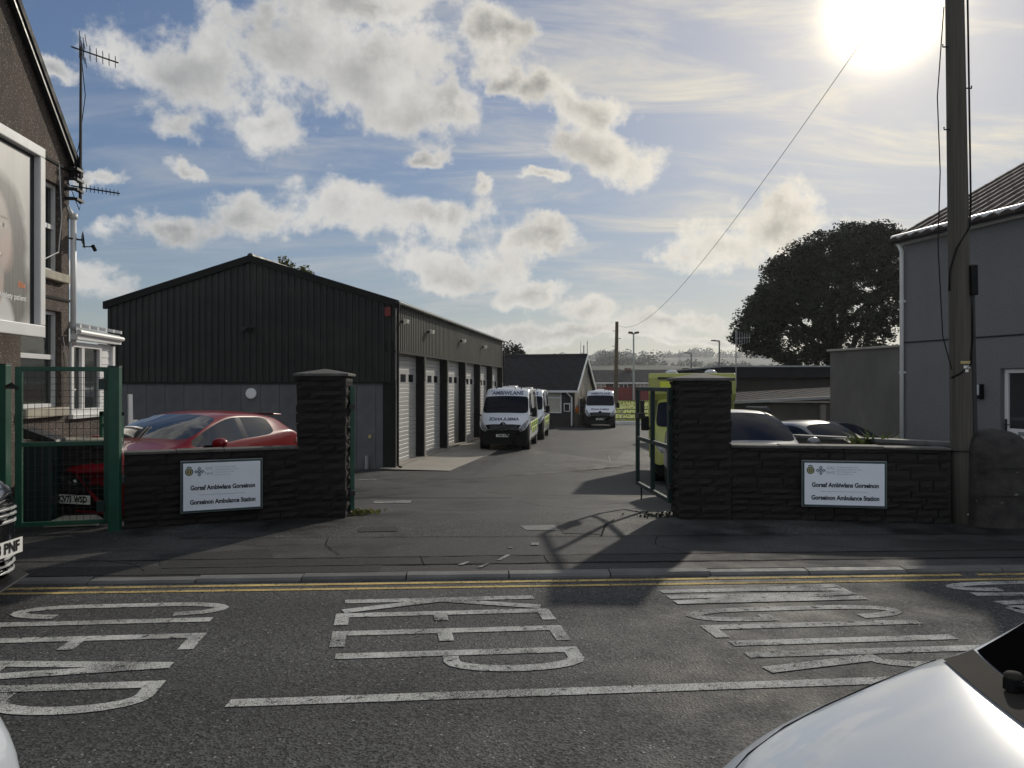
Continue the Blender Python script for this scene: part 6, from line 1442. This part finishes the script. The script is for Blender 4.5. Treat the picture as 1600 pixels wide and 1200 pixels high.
for k in range(40): inst('board', pm2, hz, (k*.8, rnd.uniform(0, .02), rnd.uniform(-.02, .02)))
mb = MB(); mb.tube([(0, .1, 1.2), (32, .1, 1.2)], .05, 6); mb.build('rail', 'dark_metal', hz)
def terrace(label, x0, x1, d, zr, ze, zbase, seed, n_win, grp):
    e = thing('terraced_house', label, 'house', (x0, d, zbase), 0, grp); L_ = x1 - x0; h = ze - zbase; hr = zr - zbase
    mb = MB(); mb.box(0.02, L_ - .02, 0, 7, -.4, h); mb.build('wall', 'brick_far', e)
    mb = MB(); mb.prism([(0, -.4, h - .1), (0, 3.5, hr), (0, 7.4, h - .1)], (L_, 0, 0)); mb.build('roof', 'far_roof', e)
    mb = MB(); mb.box(0, L_, -.5, -.4, h - .16, h); mb.build('gutter', 'white_plastic', e)
    for k in range(n_win):
        w = L_/n_win; xa = w*(k + .18); xb = w*(k + .82); window(e, xa, xb, h - .95, h - .16, -.02, 0, bars=(.35, .68), fr=.09, gl='window_glass' if k % 2 else 'curtain')
    mb = MB(); mb.box(L_ - .35, L_ + .35, 3.0, 4.0, hr - .5, hr + .22); mb.build('chimney', 'brick_far', e)
TG = 'terraced houses beyond the grass'
terrace('terraced house nearest the tiled office gable beyond the red fence', 2.6, 9.4, 96, zat(579, 99.5), zat(597, 96), -3.2, 1, 2, TG)
terrace('terraced house behind the far wooden pole beyond the red fence', 9.42, 15.0, 96, zat(578.5, 99.5), zat(598, 96), -3.2, 2, 2, TG)
terrace('terraced house left of the yellow ambulance beyond the red fence', 15.02, 22.5, 96, zat(578, 99.5), zat(598, 96), -3.2, 3, 3, TG)
terrace('terraced house roof showing above the yellow ambulance', 22.52, 32.0, 96, zat(576.5, 99.5), zat(598, 96), -3.2, 4, 3, TG)
def mast(label, px, pt, d, base, r_, kind, group=None, arm=0):
    e = thing('lamp_post' if kind == 'lamp' else 'floodlight_mast', label, 'lamp post' if kind == 'lamp' else 'mast', (xat(px, d), d, base), 0, group); h = zat(pt, d) - base
    mb = MB(); mb.tube([(0, 0, -.2), (0, 0, h)], [r_, r_*.65], 8); mb.build('post', 'lamp_post' if kind == 'lamp' else 'galvanised', e)
    if kind == 'lamp':
        mb = MB(); mb.tube([(.03, 0, h - .03), (-arm*.5, 0, h + .02)], r_*.7, 6); mb.build('arm', 'lamp_post', e); mb = MB(); mb.hexa([(-arm, -.12, h - .02), (-arm*.5, -.12, h - .04), (-arm*.5, .12, h - .04), (-arm, .12, h - .02), (-arm, -.08, h + .08), (-arm*.5, -.08, h + .1), (-arm*.5, .08, h + .1), (-arm, .08, h + .08)]); mb.build('lantern', 'lamp_post', e)
    else:
        for k in (-1, 1): mb = MB(); mb.hexa([(k*.08, -.2, h - .1), (k*.6, -.2, h - .02), (k*.6, .2, h - .02), (k*.08, .2, h - .1), (k*.12, -.2, h + .14), (k*.55, -.2, h + .2), (k*.55, .2, h + .2), (k*.12, .2, h + .14)]); mb.build('lamp_head', 'dark_metal', e)
mast('tall grey floodlight mast with twin lamps at the red fence', 990, 521, 86.6, -.2, .13, 'mast')
mast('shorter street lamp above the yellow ambulance', 1080, 552, 84, -2.5, .10, 'lamp', 'street lamps beyond the yard', .75)
mast('taller street lamp just left of the large tree', 1124, 533, 70, -2.2, .10, 'lamp', 'street lamps beyond the yard', .75)
for k, px in enumerate((1061, 1064.5)):
    e = thing('thin_mast', ('taller' if k == 0 else 'shorter') + ' of two thin aerial masts on the skyline above the ambulance', 'mast', (xat(px, 99.5), 99.5, zat(578, 99.5) - .6)); mb = MB(); mb.tube([(0, 0, -.3), (0, 0, 3.2 - .35*k)], .035, 5); mb.tube([(-.25, 0, 2.4), (.25, 0, 2.4)], .02, 4); mb.build('rod', 'galvanised', e)
# ---- hills with hedges and woods
def hill(name, label, d0, d1, fz, x0, x1, seed, mat):
    rnd = random.Random(seed); nx_, ny_ = 90, 12; mb = MB(); vs = []
    for j in range(ny_+1):
        for i in range(nx_+1):
            f = j/ny_; x = x0 + (x1-x0)*i/nx_; y = d0 + (d1-d0)*f; vs.append((x, y, -9 + (fz(x) + 9)*math.sin(f*math.pi*.62)))
    mb.add(vs, [(j*(nx_+1)+i, j*(nx_+1)+i+1, (j+1)*(nx_+1)+i+1, (j+1)*(nx_+1)+i) for j in range(ny_) for i in range(nx_)]); return tag(mb.build(name, mat, smooth=True), label, None, None, 'structure')
def hz1(d, pts):
    def f(x):
        px = 800 + x/d*1200
        for (a, ya_), (b, yb_) in zip(pts, pts[1:]):
            if a <= px <= b: t = (px-a)/(b-a); y = ya_ + (yb_-ya_)*(3*t*t-2*t**3); return zat(y, d) + 1.5*math.sin(x*.02)
        return zat(pts[0][1] if px < pts[0][0] else pts[-1][1], d)
    return f
f1 = hz1(1300, [(-3000, 575), (700, 573), (860, 567), (960, 562), (1060, 559), (1130, 562), (1300, 568), (4000, 575)])
hill('far_hill', 'far hazy ridge on the horizon', 700, 1450, f1, -3200, 3600, 1, 'hill_green')
f2 = hz1(620, [(-3000, 582), (800, 580), (960, 573), (1060, 574), (1200, 578), (4000, 584)])
hill('near_hill', 'nearer low hill with hedges beyond the houses', 330, 700, f2, -1600, 1700, 2, 'hill_green')
def wood(name, label, d, fz, spec, seed, size, dens):
    rnd = random.Random(seed); vs = []; fs = []
    for (px0, px1, n, hmin, hmax) in spec:
        for _ in range(n):
            px = rnd.uniform(px0, px1); dd = d*rnd.uniform(.93, 1.04); x = xat(px, dd); h = rnd.uniform(hmin, hmax); w = h*rnd.uniform(.45, .8); zb_ = fz(x) - 2
            for _ in range(dens):
                q = Vector((rnd.gauss(0, 1), rnd.gauss(0, 1), rnd.gauss(0, 1))).normalized()*(rnd.random()**.4); p = Vector((x + q.x*w, dd + q.y*w, zb_ + h*.5 + q.z*h*.55)); o = len(vs)
                u = Vector((rnd.gauss(0, 1), rnd.gauss(0, 1), rnd.gauss(0, .7))).normalized(); v = u.cross(Vector((rnd.gauss(0, 1), rnd.gauss(0, 1), rnd.gauss(0, 1)))).normalized(); s = size*rnd.uniform(.6, 1.3)
                vs += [p-u*s, p-v*s*.7, p+u*s, p+v*s*.7]; fs.append((o, o+1, o+2, o+3))
    mb = MB(); mb.add(vs, fs); return tag(mb.build(name, 'leaf_far'), label, 'wood', None, 'stuff')
wood('far_wood', 'line of hazy trees along the far ridge', 1290, f1, [(700, 1400, 190, 7, 15), (940, 990, 20, 12, 20), (1075, 1120, 16, 12, 18), (1400, 2600, 90, 7, 15), (-600, 700, 80, 7, 15)], 31, 1.7, 70)
wood('hedge_wood', 'dark hedges and trees on the nearer hill', 600, f2, [(780, 1300, 110, 3.5, 7), (940, 985, 16, 8, 12), (1005, 1030, 6, 8, 12), (1300, 2400, 70, 4, 8), (-400, 780, 50, 4, 8)], 32, .8, 80)
for k, (px, py, w) in enumerate(((1036, 554, 6), (1050, 555, 10))):
    d = 1250; c_ = at(px, py, d); e = thing('ridge_tree', ('umbrella-shaped' if k == 0 else 'taller rounded') + ' tree standing up from the far ridge', 'tree', (c_.x, d, f1(c_.x) - 3), 0, 'lone trees on the far ridge'); rnd = random.Random(40 + k)
    pts = [(Vector((rnd.gauss(0, w*.38), rnd.gauss(0, w*.3), c_.z - f1(c_.x) + 3 - abs(rnd.gauss(0, 2.5 if k == 0 else 5)))), 2.2) for _ in range(16)]; leaves(22, pts, 1.1, rnd).build('crown', 'leaf_far', e); mb = MB(); mb.tube([(0, 0, -2), (0, 0, c_.z - f1(c_.x) + 1)], [.8, .5], 6); mb.build('trunk', 'bark', e)
# ================================================================ odds and ends by the pedestrian gate
lo_ = thing('garden_wall', 'low old wall with pale slab top behind the pedestrian gate', 'wall', (-6.12, 9.75, 0), R(4))
mb = MB(); mb.box(0, .95, 0, .3, -.2, .96); mb.build('core', 'mortar', lo_); course_face(lo_, (0, -.02, 0), (1, 0, 0), 0, .95, lambda x: 0, lambda x: .96, 91)
mb = MB(); mb.box(-.02, 1.0, -.05, .34, .96, 1.02); mb.build('coping', 'sill_stone', lo_, bevel=.012)
gs = thing('green_stand', 'small green metal stand with a pale ball on top by the brown house', 'stand', (-5.52, 10.3, 0))
mb = MB()
for (x0, x1, z0, z1) in ((0, .04, .2, 1.35), (.26, .30, .2, 1.35), (0, .30, 1.30, 1.36), (.04, .26, 1.16, 1.20)): mb.box(x0, x1, -.03, .03, z0, z1)
mb.box(.26, .30, -.029, .029, -.2, .2); mb.box(0, .04, -.029, .029, -.2, .2); mb.build('frame', 'green_paint', gs)
mb = MB(); mb.lathe((.16, 0, 1.36), (0, 0, 1), [(0, .05), (.03, .065), (.07, .06), (.10, .03), (.12, .012), (.15, .01)], 12); mb.build('ball', 'galvanised', gs, smooth=True)
bn = thing('open_bin_lid', 'dark tilted lid showing behind the green gate posts', 'bin', (-6.0, 9.4, 0), R(10))
mb = MB(); mb.box(0, .34, 0, .3, -.1, 1.0); mb.build('bin_body', 'green_dark', bn, bevel=.02); mb = MB(); mb.hexa([(-.02, -.02, 1.06), (.40, -.02, 1.0), (.40, .32, 1.0), (-.02, .32, 1.06), (-.02, -.02, 1.2), (.38, -.02, 1.04), (.38, .32, 1.04), (-.02, .32, 1.2)]); mb.build('lid', 'dark_metal', bn, bevel=.01)
sp2 = thing('paving_slab', 'pale worn slab lying inside the pedestrian gate', 'slab', (-5.45, 8.95, .05), R(12))
mb = MB(); mb.hexa([(-.02, 0, 0), (.58, 0, 0), (.50, .5, 0), (.0, .5, 0), (0, 0, .05), (.52, 0, .035), (.42, .48, .06), (.04, .48, .06)]); mb.build('slab', 'sill_stone', sp2, bevel=.012)
wb = thing('leaning_board', 'white board leaning beside the porch corner', 'board', (-6.62, 13.3, -.2), R(70))
mb = MB(); mb.hexa([(0, 0, 0), (.1, 0, 0), (.1, .03, 0), (0, .03, 0), (.0, .02, 1.75), (.08, .02, 1.75), (.08, .05, 1.75), (0, .05, 1.75)]); mb.hexa([(.12, 0, 0), (.6, 0, 0), (.6, .03, 0), (.12, .03, 0), (.11, .02, 1.3), (.2, .02, 1.3), (.2, .05, 1.3), (.11, .05, 1.3)]); mb.build('board', 'white_paint', wb)
# ================================================================ the air
hb = MB(); hb.box(-3600, 3800, -60, 1700, -11, 60)
ho = hb.build('haze', 'haze_air'); tag(ho, 'thin bright haze in the air', None, None, 'stuff')
